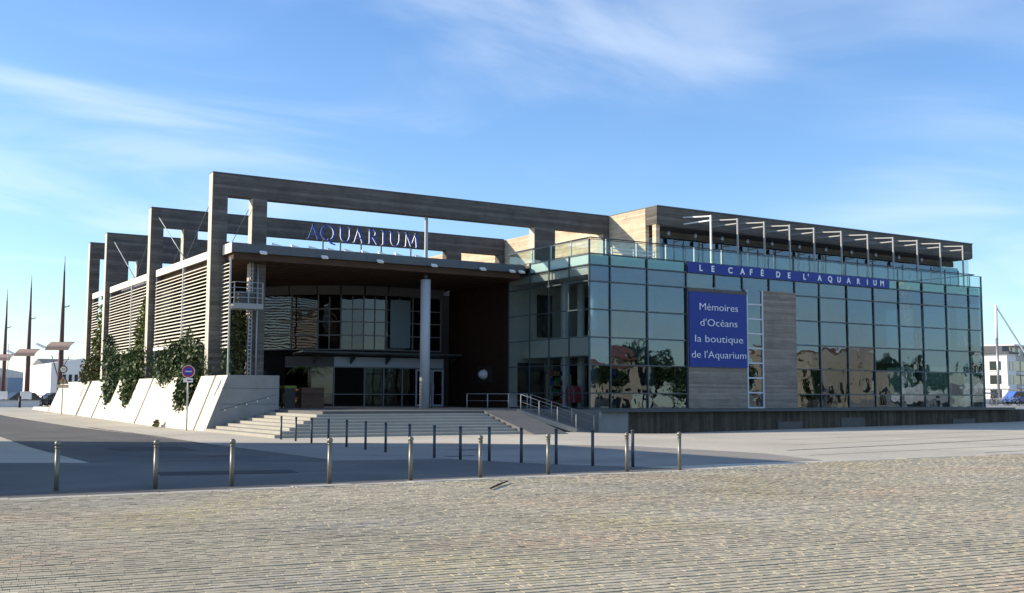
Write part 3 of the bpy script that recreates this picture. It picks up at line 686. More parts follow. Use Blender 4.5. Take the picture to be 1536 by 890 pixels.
# ------------------------------------------------------------------ signs on the building
def glyph(b, strokes, x0, w, z0, h, Y, depth):
    for st in strokes:
        (ax, az), (bx, bz), t = st[0], st[1], st[2]
        a = Vector((x0+ax*w, Y, z0+az*h)); c = Vector((x0+bx*w, Y, z0+bz*h)); d = (c-a)
        n = Vector((-d.z, 0, d.x)).normalized()*t/2
        b.prism([a-n, c-n, c+n, a+n], (0, depth, 0))
TK, TN, SF = .125, .05, .035
def arc(cx, cz, rx, rz, a0, a1, n, t):
    o = []
    for i in range(n):
        p = math.radians(a0+(a1-a0)*i/n); q = math.radians(a0+(a1-a0)*(i+1)/n+1)
        mid = (p+q)/2; th = t[0]+(t[1]-t[0])*abs(math.cos(mid))
        o.append(((cx+rx*math.cos(p), cz+rz*math.sin(p)), (cx+rx*math.cos(q), cz+rz*math.sin(q)), th))
    return o
def ser(x, z, w=.16): return ((x-w, z), (x+w, z), SF)
GL = {
 'A': [((.08, 0), (.47, 1), TN), ((.44, 1), (.88, 0), TK), ((.22, .34), (.72, .34), TN), ser(.08, .02, .12), ser(.88, .02, .15)],
 'Q': arc(.48, .5, .45, .49, 0, 360, 18, (.05, .12))+[((.45, .06), (.75, -.18), .10), ((.74, -.18), (1.0, -.24), .06)],
 'U': [((.14, 1), (.14, .32), TK), ((.86, 1), (.86, .32), TN)]+arc(.5, .34, .36, .33, 180, 360, 9, (.05, .10))+[ser(.14, .98, .17), ser(.86, .98, .14)],
 'R': [((.16, 0), (.16, 1), TK), ((.16, .97), (.5, .97), TN), ((.16, .5), (.5, .5), TN), ((.45, .5), (.92, 0), TK), ser(.16, .02, .18), ser(.92, .02, .1)]+arc(.46, .735, .30, .235, -90, 90, 7, (.05, .11)),
 'I': [((.5, 0), (.5, 1), TK), ((0.05, .02), (.95, .02), SF), ((.05, .98), (.95, .98), SF)],
 'M': [((.10, 0), (.16, 1), TN), ((.17, 1), (.5, .1), TK), ((.5, .1), (.82, 1), TN), ((.84, 1), (.92, 0), TK), ser(.1, .02, .1), ser(.92, .02, .1), ser(.15, .98, .1), ser(.83, .98, .1)],
}
sg = thing('aquarium_sign', 'blue raised capital letters reading AQUARIUM standing on the canopy roof', 'sign', (-10.6, 6.0, 9.35))
SPN = [('A', -13.88, -13.15), ('Q', -13.10, -12.30), ('U', -12.05, -11.38), ('A', -11.25, -10.60), ('R', -10.36, -9.78), ('I', -9.60, -9.30), ('U', -9.08, -8.42), ('M', -8.20, -7.33)]
for ch, xa, xb in SPN:
    b = MB(); glyph(b, GL[ch], xa, xb-xa, 9.88, .82, 5.99, .02)
    f = b.build('letter', 'letter_blue', sg)
    b2 = MB(); glyph(b2, [(p, q, t*.94) for p, q, t in GL[ch]], xa, xb-xa, 9.88, .82, 6.012, .07); b2.build('letter_return', 'letter_white', f)
for x in (-12.95, -11.95, -10.75, -9.55, -7.75): MB().box(x-.03, x+.03, 6.10, 6.16, 9.352, 9.9).build('support_post', 'dark_metal', sg)
MB().box(-13.9, -7.3, 6.115, 6.15, 9.9, 9.93).build('support_rail', 'dark_metal', sg)
bn = thing('cafe_banner_sign', "long blue band sign reading LE CAFÉ DE L'AQUARIUM across the glass front", 'sign', (6.93, 0, 8.86))
MB().box(6.95, 24.48, -.17, -.10, 8.86, 9.46).build('board', 'sign_blue', bn)
xpos = []
CH = [('L', 1046), ('E', 1064), ('C', 1089), ('A', 1107), ('F', 1121.5), ('É', 1138), ('D', 1161), ('E', 1178.5), ('L', 1201.5), ("'", 1208.5), ('A', 1223), ('Q', 1238.5), ('U', 1252.5), ('A', 1266.5), ('R', 1282), ('I', 1297), ('U', 1306.5), ('M', 1317)]
def px2x(px, z, Y=0):
    lo, hi = -60, 80
    for _ in range(50):
        m_ = (lo+hi)/2; d = Vector((m_, Y, z))-CAM
        if 768+1643.27*d.dot(R1)/d.dot(Fw) < px: lo = m_
        else: hi = m_
    return lo
for ch, px in CH: text_obj('letter', ch, px2x(px, 9.1), -.185, 8.99, .50, None, 'letter_white', bn, .03, 'LEFT', .012)
ms = thing('shop_sign', "tall blue panel sign reading Mémoires d'Océans la boutique de l'Aquarium", 'sign', (9.2, -.2, 3.4))
MB().box(6.97, 11.49, -.22, -.145, 3.40, 7.74).build('board', 'sign_blue', ms)
for t, z, w in (('Mémoires', 6.70, 3.0), ("d'Océans", 5.78, 2.9), ('la boutique', 4.84, 3.75), ("de l'Aquarium", 3.92, 4.25)):
    text_obj('letter', t, 9.24, -.235, z, .60, w, 'letter_white', ms, .03, 'CENTER', -.007)

# ------------------------------------------------------------------ lamps on the canopy
def spot(x, z, label):
    t = thing('spotlight', label, 'lamp', (x, 5.6, z), 'spotlights on the canopy edge')
    MB().prism([(x-.16, 5.3, z-.03), (x+.16, 5.3, z-.03), (x+.16, 5.52, z+.09), (x-.16, 5.52, z+.09)], (0, -.05, .08)).build('housing', 'white_paint', t)
    MB().tube([(x, 5.52, z+.08), (x, 5.805, z+.12)], .03, 6).build('arm', 'dark_metal', t)
ordn = ['first', 'second', 'third', 'fourth', 'fifth', 'sixth', 'seventh', 'eighth', 'ninth', 'tenth', 'eleventh', 'twelfth', 'thirteenth', 'fourteenth', 'fifteenth']
for i, x in enumerate([-16.46, -13.14, -9.95, -6.66, -3.52, -1.54, -.9]):
    spot(x, 8.82, f'white spotlight on the canopy edge, {ordn[i]} from the left')
for i, x in enumerate([-15.5, -14.5, -13.5, -12.5, -11.5, -10.5, -9.5, -8.5, -7.3]):
    t = thing('uplighter', f'small white wedge uplighter on the canopy top, {ordn[i]} from the left', 'lamp', (x, 5.95, 9.35), 'uplighters along the canopy top')
    MB().prism([(x-.28, 5.85, 9.352), (x+.28, 5.85, 9.352), (x+.28, 5.95, 9.38), (x-.28, 5.95, 9.50)], (0, .15, .04)).build('reflector', 'white_paint', t)
    MB().box(x-.05, x+.05, 6.02, 6.08, 9.351, 9.40).build('foot', 'dark_metal', t)

# ------------------------------------------------------------------ stairs and landing
st = thing('entrance_stairs', 'broad pale stone steps climbing to the dark entrance porch and wrapping the left corner', 'stairs', (-14, -3, 0))
for k in range(8):
    x0 = -19.95+.485*k; y0 = -6.2+.485*k-.25
    z0, z1 = .125*k-(.05 if k == 0 else .002), .125*(k+1)
    if k < 7: MB().box(x0, -8.45+.02*k, y0, 3.0, z0, z1-.004).build('step', 'step_stone', st)
MB().box(-16.56, -6.7, -3.05, 20.0, .87, .995).build('landing', 'ramp_grey', st)
MB().box(-16.56, -.36, -1.6, 20.0, .60, .868).build('landing_base', 'concrete', st)
MB().box(-6.698, -.36, -1.6, 20.0, .87, .99).build('landing', 'ramp_grey', st)
rp = MB(); rp.prism([(-8.43, -7.4, -.1), (-8.43, -3.06, -.1), (-8.43, -3.06, .985), (-8.43, -7.4, .02)], (1.85, 0, 0)).build('ramp', 'ramp_grey', st)
MB().add([(-6.57, -3.0, .985), (-4.95, -1.62, .985), (-2.6, -3.95, -.08), (-4.25, -4.75, -.04), (-6.57, -3.0, -.3), (-4.95, -1.62, -.3), (-2.6, -3.95, -.3), (-4.25, -4.75, -.3)],
         [(0, 3, 2, 1), (0, 4, 7, 3), (3, 7, 6, 2), (2, 6, 5, 1), (0, 1, 5, 4)]).build('side_ramp', 'ramp_grey', st)
MB().beam((-6.6, -3.1, .95), (-4.28, -4.85, .02), .12, .22).build('ramp_kerb', 'step_stone', st)
MB().box(-4.94, -.56, -1.62, -.65, -.5, .985).build('landing_edge', 'ramp_grey', st)
def handrail(pts, label, base):
    t = thing('handrail', label, 'handrail', pts[0][0:2]+(base,), 'steel handrails beside the steps')
    for (x, y, z) in pts: MB().tube([(x, y, z), (x, y, z+.80)], .024, 8).build('post', 'bracket_grey', t)
    MB().tube([(x, y, z+.80) for x, y, z in pts], .018, 8).build('rail', 'porch_frame', t)
    MB().tube([(x, y, z+.45) for x, y, z in pts], .011, 6).build('rail', 'porch_frame', t)
handrail([(-6.35, -3.1, .97), (-5.65, -3.65, .66), (-4.95, -4.2, .36), (-4.24, -4.75, .02)], 'steel handrail down the near side of the side ramp', .97)
handrail([(-4.9, -1.75, .97), (-4.15, -2.5, .62), (-3.4, -3.2, .28), (-2.6, -3.95, -.06)], 'steel handrail down the far side of the ramp, nearest the glass corner', .97)
handrail([(-6.9, 1.2, .99), (-6.2, .3, .99), (-5.5, -.6, .99), (-4.95, -1.5, .99)], 'level steel handrail on the landing in front of the red wall', .99)
# ------------------------------------------------------------------ battered white wall
wl = thing('battered_wall', 'long white sloping concrete base wall cut by slots along the left flank', 'wall', (-19.5, 20, 0))
def batter(y0, y1, xin=-17.4, zt=2.63, name='wall_panel', m='wall_white'):
    ys = np.linspace(y0, y1, max(2, int((y1-y0)/3)+1)); 
    sl = 1/2.6
    b = MB(); pr = [(-19.9-.5*sl, -.5), (-19.9+zt*sl, zt), (xin, zt), (xin, -.5)]
    b.prism([(x, y0, z) for x, z in pr], (0, y1-y0, 0)); return b.build(name, m, wl)
batter(2.95, 4.72, -16.36); MB().prism([(-20.085, 2.925, -.45), (-16.37, 2.925, -.45), (-16.37, 2.925, 2.625), (-18.905, 2.925, 2.625)], (0, .024, 0)).build('end_face_shade', 'concrete', wl);  # thin darker slab paints the shade on the wall's front end
for y0, y1 in ((5.0, 7.28), (9.3, 13.0), (13.02, 16.6), (16.9, 20.1), (21.6, 25.2), (26.9, 28.6), (29.0, 31.5), (31.52, 33.8), (34.5, 38.4), (38.42, 45.7)): batter(y0, y1, -18.3)
MB().prism([(-20.09, 45.71, -.3), (-19.72, 45.71, .62), (-19.2, 45.71, .62), (-19.2, 45.71, -.3)], (0, 7.6, 0)).build('plinth', 'wall_white', wl)
for y0, y1 in ((7.29, 9.29), (20.11, 21.59), (25.21, 26.89)):
    MB().prism([(-20.09, y0, -.5), (-19.45, y0, 1.15), (-18.36, y0, 1.15), (-18.36, y0, -.5)], (0, y1-y0, 0)).build('slot_base', 'wall_white', wl)
    MB().box(-18.35, -18.31, y0, y1, 1.1, 2.3).build('slot_back', 'soil', wl)
MB().box(-18.29, -17.05, 8.3, 45, .2, 2.45).build('planting_bed', 'soil', wl)
# thin recessed lines on the end panel, button lights
for z in (1.25, 2.0): MB().box(-19.2, -16.4, 2.917, 2.9245, z, z+.02).build('joint', 'mullion', wl)
for k in range(5): MB().tube([(-19.0+.52*k, 2.91, .98+.14*k), (-19.0+.52*k, 2.9245, .98+.14*k)], .035, 8).build('wall_button', 'white_paint', wl)
MB().beam((-19.35, 2.918, .95), (-16.5, 2.918, 1.72), .012, .02).build('rail_line', 'mullion', wl)
MB().beam((-19.70, 2.918, .0), (-18.76, 2.918, 2.4), .015, .10).build('edge_groove', 'concrete', wl)

# ------------------------------------------------------------------ plants on the wall
def plant(name, label, blobs, n, size, m, loc, stems):
    t = thing(name, label, 'plant', loc)
    leaves('foliage', blobs, int(n*.72), size, m, t, loc); leaves('young_foliage', [((c[0]-.06, c[1], c[2]+.05), (r[0]*1.08, r[1]*1.08, r[2]*1.1)) for c, r in blobs], int(n*.28), size*.85, 'leaf_young', t, loc)
    b = MB()
    for s in stems: b.tube(s, [.035]*(len(s)-1)+[.012], 5)
    b.build('stem', 'bark', t)
plant('climbing_shrub', 'dense dark shrub filling the wall slot beside the no parking sign', [((-18.6, 8.7, 2.9), (.8, 1.6, 1.4)), ((-18.7, 8.4, 1.7), (.65, 1.0, 1.1)), ((-19.3, 8.0, 1.2), (.35, .7, .8)), ((-19.4, 8.9, 1.4), (.3, 1.2, .7)), ((-19.2, 9.3, 2.2), (.35, 1.2, .7)), ((-18.4, 10.0, 3.3), (.5, 1.2, 1.3))], 4200, .24, 'leaf_dark', (-18.5, 9, 2.3), [[(-18.5, 9, 2), (-18.6, 8.8, 3), (-18.5, 8.6, 4)], [(-18.5, 9.6, 2), (-18.3, 10, 4.2)]])
plant('climbing_shrub', 'broad dark green shrub spilling over the wall below the nearest louvre bay', [((-18.5, 13.0, 3.4), (.8, 2.4, 1.3)), ((-18.4, 15.2, 3.2), (.8, 2.2, 1.3)), ((-18.7, 13.5, 2.5), (.55, 1.6, .7)), ((-18.3, 12, 4.4), (.4, .9, .9)), ((-18.3, 17.4, 2.9), (.5, 1.2, .9))], 4600, .24, 'leaf_dark', (-18.5, 14, 2.5), [[(-18.4, 13, 2.4), (-18.4, 13, 4.4)], [(-18.4, 15, 2.4), (-18.4, 15.6, 4.2)]])
plant('climbing_shrub', 'mid green shrub hanging from the wall slot behind the second frame', [((-18.6, 21.6, 3.3), (.9, 2.0, 1.5)), ((-18.8, 21.0, 2.2), (.7, 1.1, 1.1)), ((-19.35, 20.8, 1.3), (.35, .8, .8)), ((-19.3, 21.5, 1.9), (.4, 1.0, .9)), ((-18.5, 24, 3.2), (.7, 2.0, 1.3))], 4000, .25, 'leaf_mid', (-18.5, 21.5, 2.4), [[(-18.5, 21.5, 2), (-18.5, 21.5, 4.4)]])
plant('yellow_climber', 'yellow green climber growing up the louvres beside the second frame', [((-18.35, 22.4, 5.2), (.3, .9, 1.6)), ((-18.35, 21.5, 4.2), (.3, .9, 1.0)), ((-18.3, 21.6, 6.8), (.22, .5, 1.2)), ((-18.3, 22.9, 3.8), (.35, 1.2, .8))], 1100, .28, 'leaf_yellow', (-18.35, 22, 3), [[(-18.3, 22, 2.5), (-18.3, 21.6, 7.6)]])
plant('climbing_shrub', 'grey green shrub hanging in the wall slot before the third frame', [((-18.6, 27.2, 2.9), (.9, 2.2, 1.5)), ((-18.9, 26.2, 2.0), (.7, 1.1, 1.0)), ((-19.3, 26.0, 1.4), (.35, .8, .8)), ((-19.2, 27, 2.0), (.4, .9, .9)), ((-18.4, 29.8, 3.6), (.6, 1.6, 1.5)), ((-18.4, 31, 4.8), (.4, 1, 1.0))], 4000, .27, 'leaf_blue', (-18.5, 27.5, 2.4), [[(-18.5, 27.5, 2), (-18.5, 28, 4.4)]])
plant('climbing_shrub', 'brownish olive shrub at the far frame end of the wall', [((-18.5, 35.6, 3.2), (.7, 2.4, 1.3)), ((-18.4, 37.5, 3.0), (.6, 1.4, 1.2)), ((-18.4, 33.9, 4.5), (.35, .9, 1.6))], 2400, .28, 'leaf_olive', (-18.5, 36, 2.5), [[(-18.4, 36, 2.4), (-18.4, 36, 4.2)]])
plant('yellow_climber', 'thin yellow green climber on the farthest louvre bay', [((-18.38, 34.4, 6.2), (.2, .6, 2.4)), ((-18.38, 35.6, 5.2), (.25, .8, 1.2))], 450, .28, 'leaf_yellow', (-18.4, 34.6, 3), [[(-18.3, 34.6, 2.5), (-18.3, 34.4, 8.3)]])
plant('porch_shrub', 'leafy olive climber in the porch gap above the grey wall end', [((-17.2, 7.6, 4.0), (.7, .9, 1.6)), ((-16.9, 8.0, 5.2), (.5, .8, .9)), ((-17.3, 7.3, 3.0), (.6, .7, .7))], 2600, .2, 'leaf_olive', (-17.2, 7.6, 2.5), [[(-17.2, 7.6, .9), (-17.1, 7.7, 5.5)]])
plant('porch_shrub', 'blue green bush at the foot of the nearest frame leg', [((-17.85, 6.4, 3.1), (.28, .5, .7)), ((-17.8, 6.5, 3.9), (.2, .4, .5))], 400, .20, 'leaf_blue', (-17.85, 6.4, 2.5), [[(-17.85, 6.4, 2.0), (-17.85, 6.4, 3.6)]])
leaves('weed_tuft', [((-20.2, 10.6, .18), (.10, .5, .22))], 70, .22, 'leaf_olive', loc=(-20.25, 10.6, 0), label='small dry weed tuft at the foot of the white wall', cat='plant')
# potted palm, planter box, bin in the porch
t = thing('planter_box', 'dark timber planter box left of the entrance doors', 'planter', (-12.4, 8.9, .995))
MB().box(-13.05, -11.75, 8.5, 9.5, 1.0, 2.1).build('box', 'planter_wood', t); MB().box(-12.98, -11.82, 8.57, 9.43, 2.06, 2.106).build('soil', 'soil', t)
t = thing('palm_plant', 'dark feathery palm growing from the timber planter', 'plant', (-12.4, 9.0, 2.05))
MB().tube([(-12.4, 9.0, 2.05), (-12.45, 9.0, 3.1)], [.10, .07], 8).build('trunk', 'bark', t)
for k in range(11):
    a = k*2*math.pi/11+.2; r = 1.2+.3*random.random(); f = MB(); pp = []
    for q in range(7):
        u = q/6; pp.append(Vector((-12.45+math.cos(a)*r*u, 9+math.sin(a)*r*u, 3.1+.9*u-1.1*u*u)))
    for q in range(6):
        d = (pp[q+1]-pp[q]).normalized(); sd = d.cross(Vector((0, 0, 1))).normalized()
        for s in (-1, 1):
            for e in (0, .5):
                c = pp[q].lerp(pp[q+1], e); f.add([c, c+d*.05, c+sd*s*.35*(1-.6*q/6)+d*.22-Vector((0, 0, .10))], [(0, 1, 2)])
    f.build('frond', 'leaf_dark', t, fix=False)
t = thing('litter_bin', 'black litter bin with a yellowish lid beside the planter', 'bin', (-13.7, 8.8, .995))
MB().box(-14.0, -13.4, 8.5, 9.1, 1.0, 2.05).build('body', 'black_plastic', t); MB().box(-14.04, -13.36, 8.46, 9.14, 2.052, 2.2).build('lid', 'leaf_yellow', t)
# wall plaque
t = thing('wall_plaque', 'small bluish picture plaque on the dark red porch wall', 'plaque', (-.34, 10.4, 2.2))
MB().box(-.36, -.305, 9.6, 11.4, 2.5, 3.5).build('board', 'interior_dark', t)
MB().sphere((-.365, 10.5, 3.0), .40, 12, 6, .8).build('motif', 'pale_panel', t)
# shop goods behind the glass
def rack(x, y, label, cols):
    t = thing('clothes_rack', label, 'clothes rack', (x, y, .99))
    MB().tube([(x-.5, y, 1.0), (x-.5, y, 2.3), (x+.5, y, 2.3), (x+.5, y, 1.0)], .02, 6).build('rail', 'steel', t)
    for i, c in enumerate(cols):
        xx = x-.4+.8*i/max(1, len(cols)-1)
        MB().prism([(xx-.05, y-.2, 1.3), (xx-.05, y+.2, 1.3), (xx-.05, y+.24, 2.05), (xx-.05, y+.06, 2.25), (xx-.05, y-.06, 2.25), (xx-.05, y-.24, 2.05)], (.1, 0, 0)).build('shirt', c, t)
rack(1.3, 3.2, 'rack of pink and red shirts just behind the glass corner', ['shirt_red', 'shirt_pink', 'shirt_red', 'shirt_red', 'shirt_pink'])
rack(2.6, 2.6, 'rack of red and green clothes inside the shop right of the corner post', ['goods_green', 'shirt_red', 'goods_green', 'shirt_red'])
def shelf(x, y, label):
    t = thing('display_shelf', label, 'shelf', (x, y, .99))
    for dx in (-.8, .76): MB().box(x+dx, x+dx+.04, y, y+.35, 1.0, 3.0).build('side_panel', 'goods_tan', t)
    for z in (1.1, 1.7, 2.3, 2.9):
        MB().box(x-.758, x+.758, y, y+.35, z, z+.03).build('shelf_board', 'goods_tan', t)
        for q in range(6): 
            xx = x-.7+q*.25; h = .2+.25*random.random(); MB().box(xx, xx+.18, y+.05, y+.25, z+.031, z+.03+h).build('goods', random.choice(['goods_tan', 'shirt_red', 'goods_green', 'pale_panel', 'road_blue']), t)
shelf(4.9, 4.5, 'wooden shelf of toys in the shop behind the third glass bay'); shelf(2.4, 6.2, 'wooden goods shelf deep in the shop near the corner')
t = thing('star_sign', 'small blue square sign with a white star hanging inside the glass', 'sign', (1.95, .35, 3.0))
MB().box(1.75, 2.2, .33, .36, 2.72, 3.18).build('board', 'road_blue', t)
MB().prism([(1.975+(.16 if k % 2 == 0 else .06)*math.sin(k*math.pi/5), .328, 2.95+(.16 if k % 2 == 0 else .06)*math.cos(k*math.pi/5)) for k in range(10)][::-1], (0, -.012, 0)).build('star', 'letter_white', t)
MB().tube([(1.975, .345, 3.18), (1.975, .345, 8.34)], .006, 4).build('cord', 'steel', t)

# ------------------------------------------------------------------ bollards
def bollard_front():
    t = thing('ball_top_bollard', 'x', 'bollard', (0, 0, 0), "ball-topped bollards along the cobbles' edge")
    MB().tube([(0, 0, -.05), (0, 0, .755)], .042, 14).build('post', 'steel_bollard', t)
    MB().tube([(0, 0, .745), (0, 0, .775)], .049, 14).build('collar', 'steel_bollard', t)
    MB().sphere((0, 0, .825), .056, 14, 8).build('ball', 'steel_bollard', t); return t
mat('steel_bollard', (.20, .19, .15), .45, .5, metal=.45, var=.1)
FB = [(-31.51, -27.85), (-29.9, -28.1), (-28.56, -28.15), (-26.75, -28.24), (-25.03, -28.27), (-23.44, -28.32), (-21.66, -28.25), (-19.64, -28.36), (-18.23, -28.45)]
fp = bollard_front()
FB = [(-31.51, -27.37), (-29.9, -27.75), (-28.56, -27.94), (-26.75, -28.24), (-25.03, -28.27), (-23.44, -28.32), (-21.66, -28.19), (-19.64, -28.36), (-18.23, -28.52)]
nmf = ['leftmost ball-topped steel bollard, in front of the pale paving wedge', 'second ball-topped bollard from the left along the cobbled edge', 'ball-topped bollard directly below the foot of the white wall corner', 'ball-topped steel bollard in front of the lit left steps', 'fifth ball-topped bollard from the left, before the middle steps', 'ball-topped bollard casting a short shadow beside a dark ground mark', 'ball-topped steel bollard in front of the ramp handrail', 'ball-topped bollard standing just left of the last slim dark one', 'rightmost ball-topped steel bollard, standing alone below the blue sign']
for i, (x, y) in enumerate(FB):
    if i == 0: fp.location = (x, y, .006); fp['label'] = nmf[0]
    else: copy_tree(fp, (x, y, .006), label=nmf[i])
def bollard_back():
    t = thing('slim_bollard', 'x', 'bollard', (0, 0, 0), 'slim dark bollards leading away to the steps')
    MB().tube([(0, 0, -.05), (0, 0, .84)], .039, 12).build('post', 'dark_metal', t)
    MB().tube([(0, 0, .84), (0, 0, .875), (0, 0, .893)], [.045, .045, .028], 12).build('cap', 'dark_metal', t); return t
BBL = [(-20.11, -7.6), (-20.17, -9.3), (-20.27, -11.1), (-20.34, -12.8), (-20.41, -14.5), (-20.6, -16.4), (-20.72, -18.1), (-20.83, -19.9), (-20.87, -21.47), (-20.7, -22.61), (-20.3, -23.43), (-19.95, -24.43), (-19.57, -25.44), (-19.11, -26.34), (-18.53, -27.17)]
bp_ = bollard_back()
for i, (x, y) in enumerate(BBL):
    lb = 'slim dark bollard standing nearest the corner of the lit steps' if i == 0 else ('last slim dark bollard, beside the ball-topped row on the right' if i == 14 else f'slim dark bollard, {ordn[i]} in the row counted from the lit steps')
    if i == 0: bp_.location = (x, y, .004); bp_['label'] = lb
    else: copy_tree(bp_, (x, y, .004), label=lb)
# dark slots in the paving
for i, (x, y) in enumerate([(-19.8, -21.0), (-17.8, -18.1)]):
    MB().box(x-.45, x+.45, y-.12, y+.12, -.02, .012).build('drain_grate', 'black_plastic', label=['iron drain grate in the shaded paving between the bollard rows', 'farther iron drain grate in the shaded paving below the steps'][i], cat='drain grate', loc=(x, y, 0))
t = MB().tube([(-24.83, -31.04, .045), (-24.3, -30.45, .05), (-23.76, -29.91, .06)], [.018, .022, .012], 6).build('stick', 'bark', label='short dark stick lying on the cobbles near a bollard', cat='stick', loc=(-24.3, -30.45, .03))

# ------------------------------------------------------------------ road signs
def roadsigns():
    x, y = -20.3, 4.6
    t = thing('no_parking_sign', 'round red-rimmed blue no parking sign on a grey post before the white wall', 'road sign', (x, y, 0))
    MB().tube([(x, y, -.05), (x, y, 2.95)], .035, 10).build('post', 'steel_paint', t)
    def disc(r, d0, d1, m, nm, cz=2.80):
        # facing the camera
        dirv = Vector((CAM.x-x, CAM.y-y, 0)).normalized(); a = Vector((x, y, cz))
        return MB().tube([a+dirv*d0, a+dirv*d1], r, 28).build(nm, m, t)
    disc(.30, .04, .055, 'white_paint', 'rim'); disc(.275, .056, .064, 'red_paint', 'ring'); disc(.205, .065, .07, 'road_blue', 'face')
    dv = Vector((CAM.x-x, CAM.y-y, 0)).normalized(); sd = Vector((-dv.y, dv.x, 0))
    c = Vector((x, y, 2.80))+dv*.0705; MB().prism([c-sd*.16-Vector((0, 0, .03)), c+sd*.16-Vector((0, 0, .03)), c+sd*.16+Vector((0, 0, .03)), c-sd*.16+Vector((0, 0, .03))], dv*.004).build('pale_band', 'pale_panel', t)
    c = Vector((x, y, 2.38))+dv*.04; MB().prism([c-sd*.22-Vector((0, 0, .10)), c+sd*.22-Vector((0, 0, .10)), c+sd*.22+Vector((0, 0, .10)), c-sd*.22+Vector((0, 0, .10))], dv*.015).build('plate', 'white_paint', t)
    c = c+dv*.016; MB().prism([c-sd*.05-Vector((0, 0, .03)), c+sd*.16-Vector((0, 0, .03)), c+sd*.16+Vector((0, 0, .02)), c-sd*.05+Vector((0, 0, .02))], dv*.004).build('arrow', 'mullion', t)
    x, y = -20.35, 36.6; z0 = gz(x, y)
    t = thing('speed_limit_sign', 'round 30 speed limit sign over a warning triangle at the far end of the wall', 'road sign', (x, y, z0))
    dv = Vector((CAM.x-x, CAM.y-y, 0)).normalized(); sd = Vector((-dv.y, dv.x, 0))
    if sd.dot(R0) < 0: sd = -sd
    MB().tube([(x, y, z0-.05), (x, y, z0+3.4)], .045, 10).build('post', 'steel_paint', t)
    a = Vector((x, y, z0+3.25)); 
    for r, d0, d1, m, nm in ((.28, .05, .065, 'mullion', 'ring'), (.20, .066, .072, 'white_paint', 'face')): MB().tube([a+dv*d0, a+dv*d1], r, 24).build(nm, m, t)
    me = text_mesh('30', .26, .006, 'CENTER'); ob = bpy.data.objects.new('numerals', me); me.materials.clear(); me.materials.append(M['mullion']); COL.objects.link(ob); ob.parent = t
    ob.rotation_euler = (math.pi/2, 0, math.atan2(sd.y, sd.x)); ob.location = a+dv*.078-Vector((0, 0, .09))-Vector((x, y, z0))
    def tri(cz, w, h, d, m, nm):
        c = Vector((x, y, cz))+dv*d; MB().prism([c-sd*w/2, c+sd*w/2, c+Vector((0, 0, h))], dv*.012).build(nm, m, t)
    tri(z0+2.20, .82, .72, .05, 'mullion', 'warning_triangle'); tri(z0+2.28, .54, .48, .066, 'goods_tan', 'triangle_face')
    c = Vector((x, y, z0+2.33))+dv*.08; MB().prism([c-sd*.04, c+sd*.04, c+sd*.025+Vector((0, 0, .24)), c-sd*.025+Vector((0, 0, .24))], dv*.006).build('pictogram', 'mullion', t)
    c = Vector((x, y, z0+2.03))+dv*.05; MB().prism([c-sd*.41-Vector((0, 0, .12)), c+sd*.41-Vector((0, 0, .12)), c+sd*.41+Vector((0, 0, .12)), c-sd*.41+Vector((0, 0, .12))], dv*.015).build('plate', 'stone_tan', t)
roadsigns()

# ------------------------------------------------------------------ left background
def lightmast(x, y, label, first=[None]):
    if first[0]: return copy_tree(first[0], (x, y, .4), label=label)
    t = thing('light_mast', label, 'light mast', (0, 0, 0), 'tall tapering light masts in a row')
    MB().tube([(0, 0, -.4), (0, 0, 5), (0, 0, 12), (0, 0, 17.0)], [.40, .33, .22, .10], 12).build('mast', 'mast_red', t)
    MB().tube([(0, 0, 17.0), (0, 0, 19.0)], [.10, .03], 8).build('tip', 'mast_tip', t)
    # curved reflector sail tilted on the mast
    b = MB(); n = 8; vs = []
    for i in range(n+1):
        u = i/n; 
        for s in (0, 1):
            vs.append(R0*(-1.75+3.0*s+.55*(u))+Vector((0, 0, 6.85+1.05*u))+Vector((-Fw.x, -Fw.y, 0))*(.9-.7*u+.35*math.sin(u*math.pi)))
    top = [v+Vector((0, 0, .05)) for v in vs]; k = len(vs)
    b.add(vs+top, [(2*i, 2*i+1, 2*i+3, 2*i+2) for i in range(n)]+[(k+2*i, k+2*i+2, k+2*i+3, k+2*i+1) for i in range(n)]+[(2*i, 2*i+2, k+2*i+2, k+2*i) for i in range(n)]+[(2*i+1, k+2*i+1, k+2*i+3, 2*i+3) for i in range(n)]+[(0, k, k+1, 1), (2*n, 2*n+1, k+2*n+1, k+2*n)])
    b.build('reflector_sail', 'sail_panel', t, loc=(0, 0, 0))
    w = MB(); o = R0*-2.2
    w.prism([o+Vector((0, 0, 7.15)), o+R0*.55+Vector((0, 0, 7.2)), o-R0*.75+Vector((0, 0, 7.75)), o-R0*.95+Vector((0, 0, 7.62))], Vector((-Fw.x, -Fw.y, 0))*.5).build('wing_plate', 'white_paint', t)
    MB().tube([(R0*.1)+Vector((0, 0, 12.4)), (R0*.65)+Vector((0, 0, 12.45)), (R0*.8)+Vector((0, 0, 12.65))], .07, 6).build('floodlight', 'dark_metal', t)
    t.location = (x, y, .4); ORG[t.name] = Vector((x, y, .4)); first[0] = t; return t
lightmast(-9.5, 101, 'tall dark red light mast rising right behind the white wall end')
lightmast(-9.5, 127.5, 'middle light mast of the row, left of the tallest one')
lightmast(-9.4, 153.5, 'farthest light mast at the left edge of the photo')
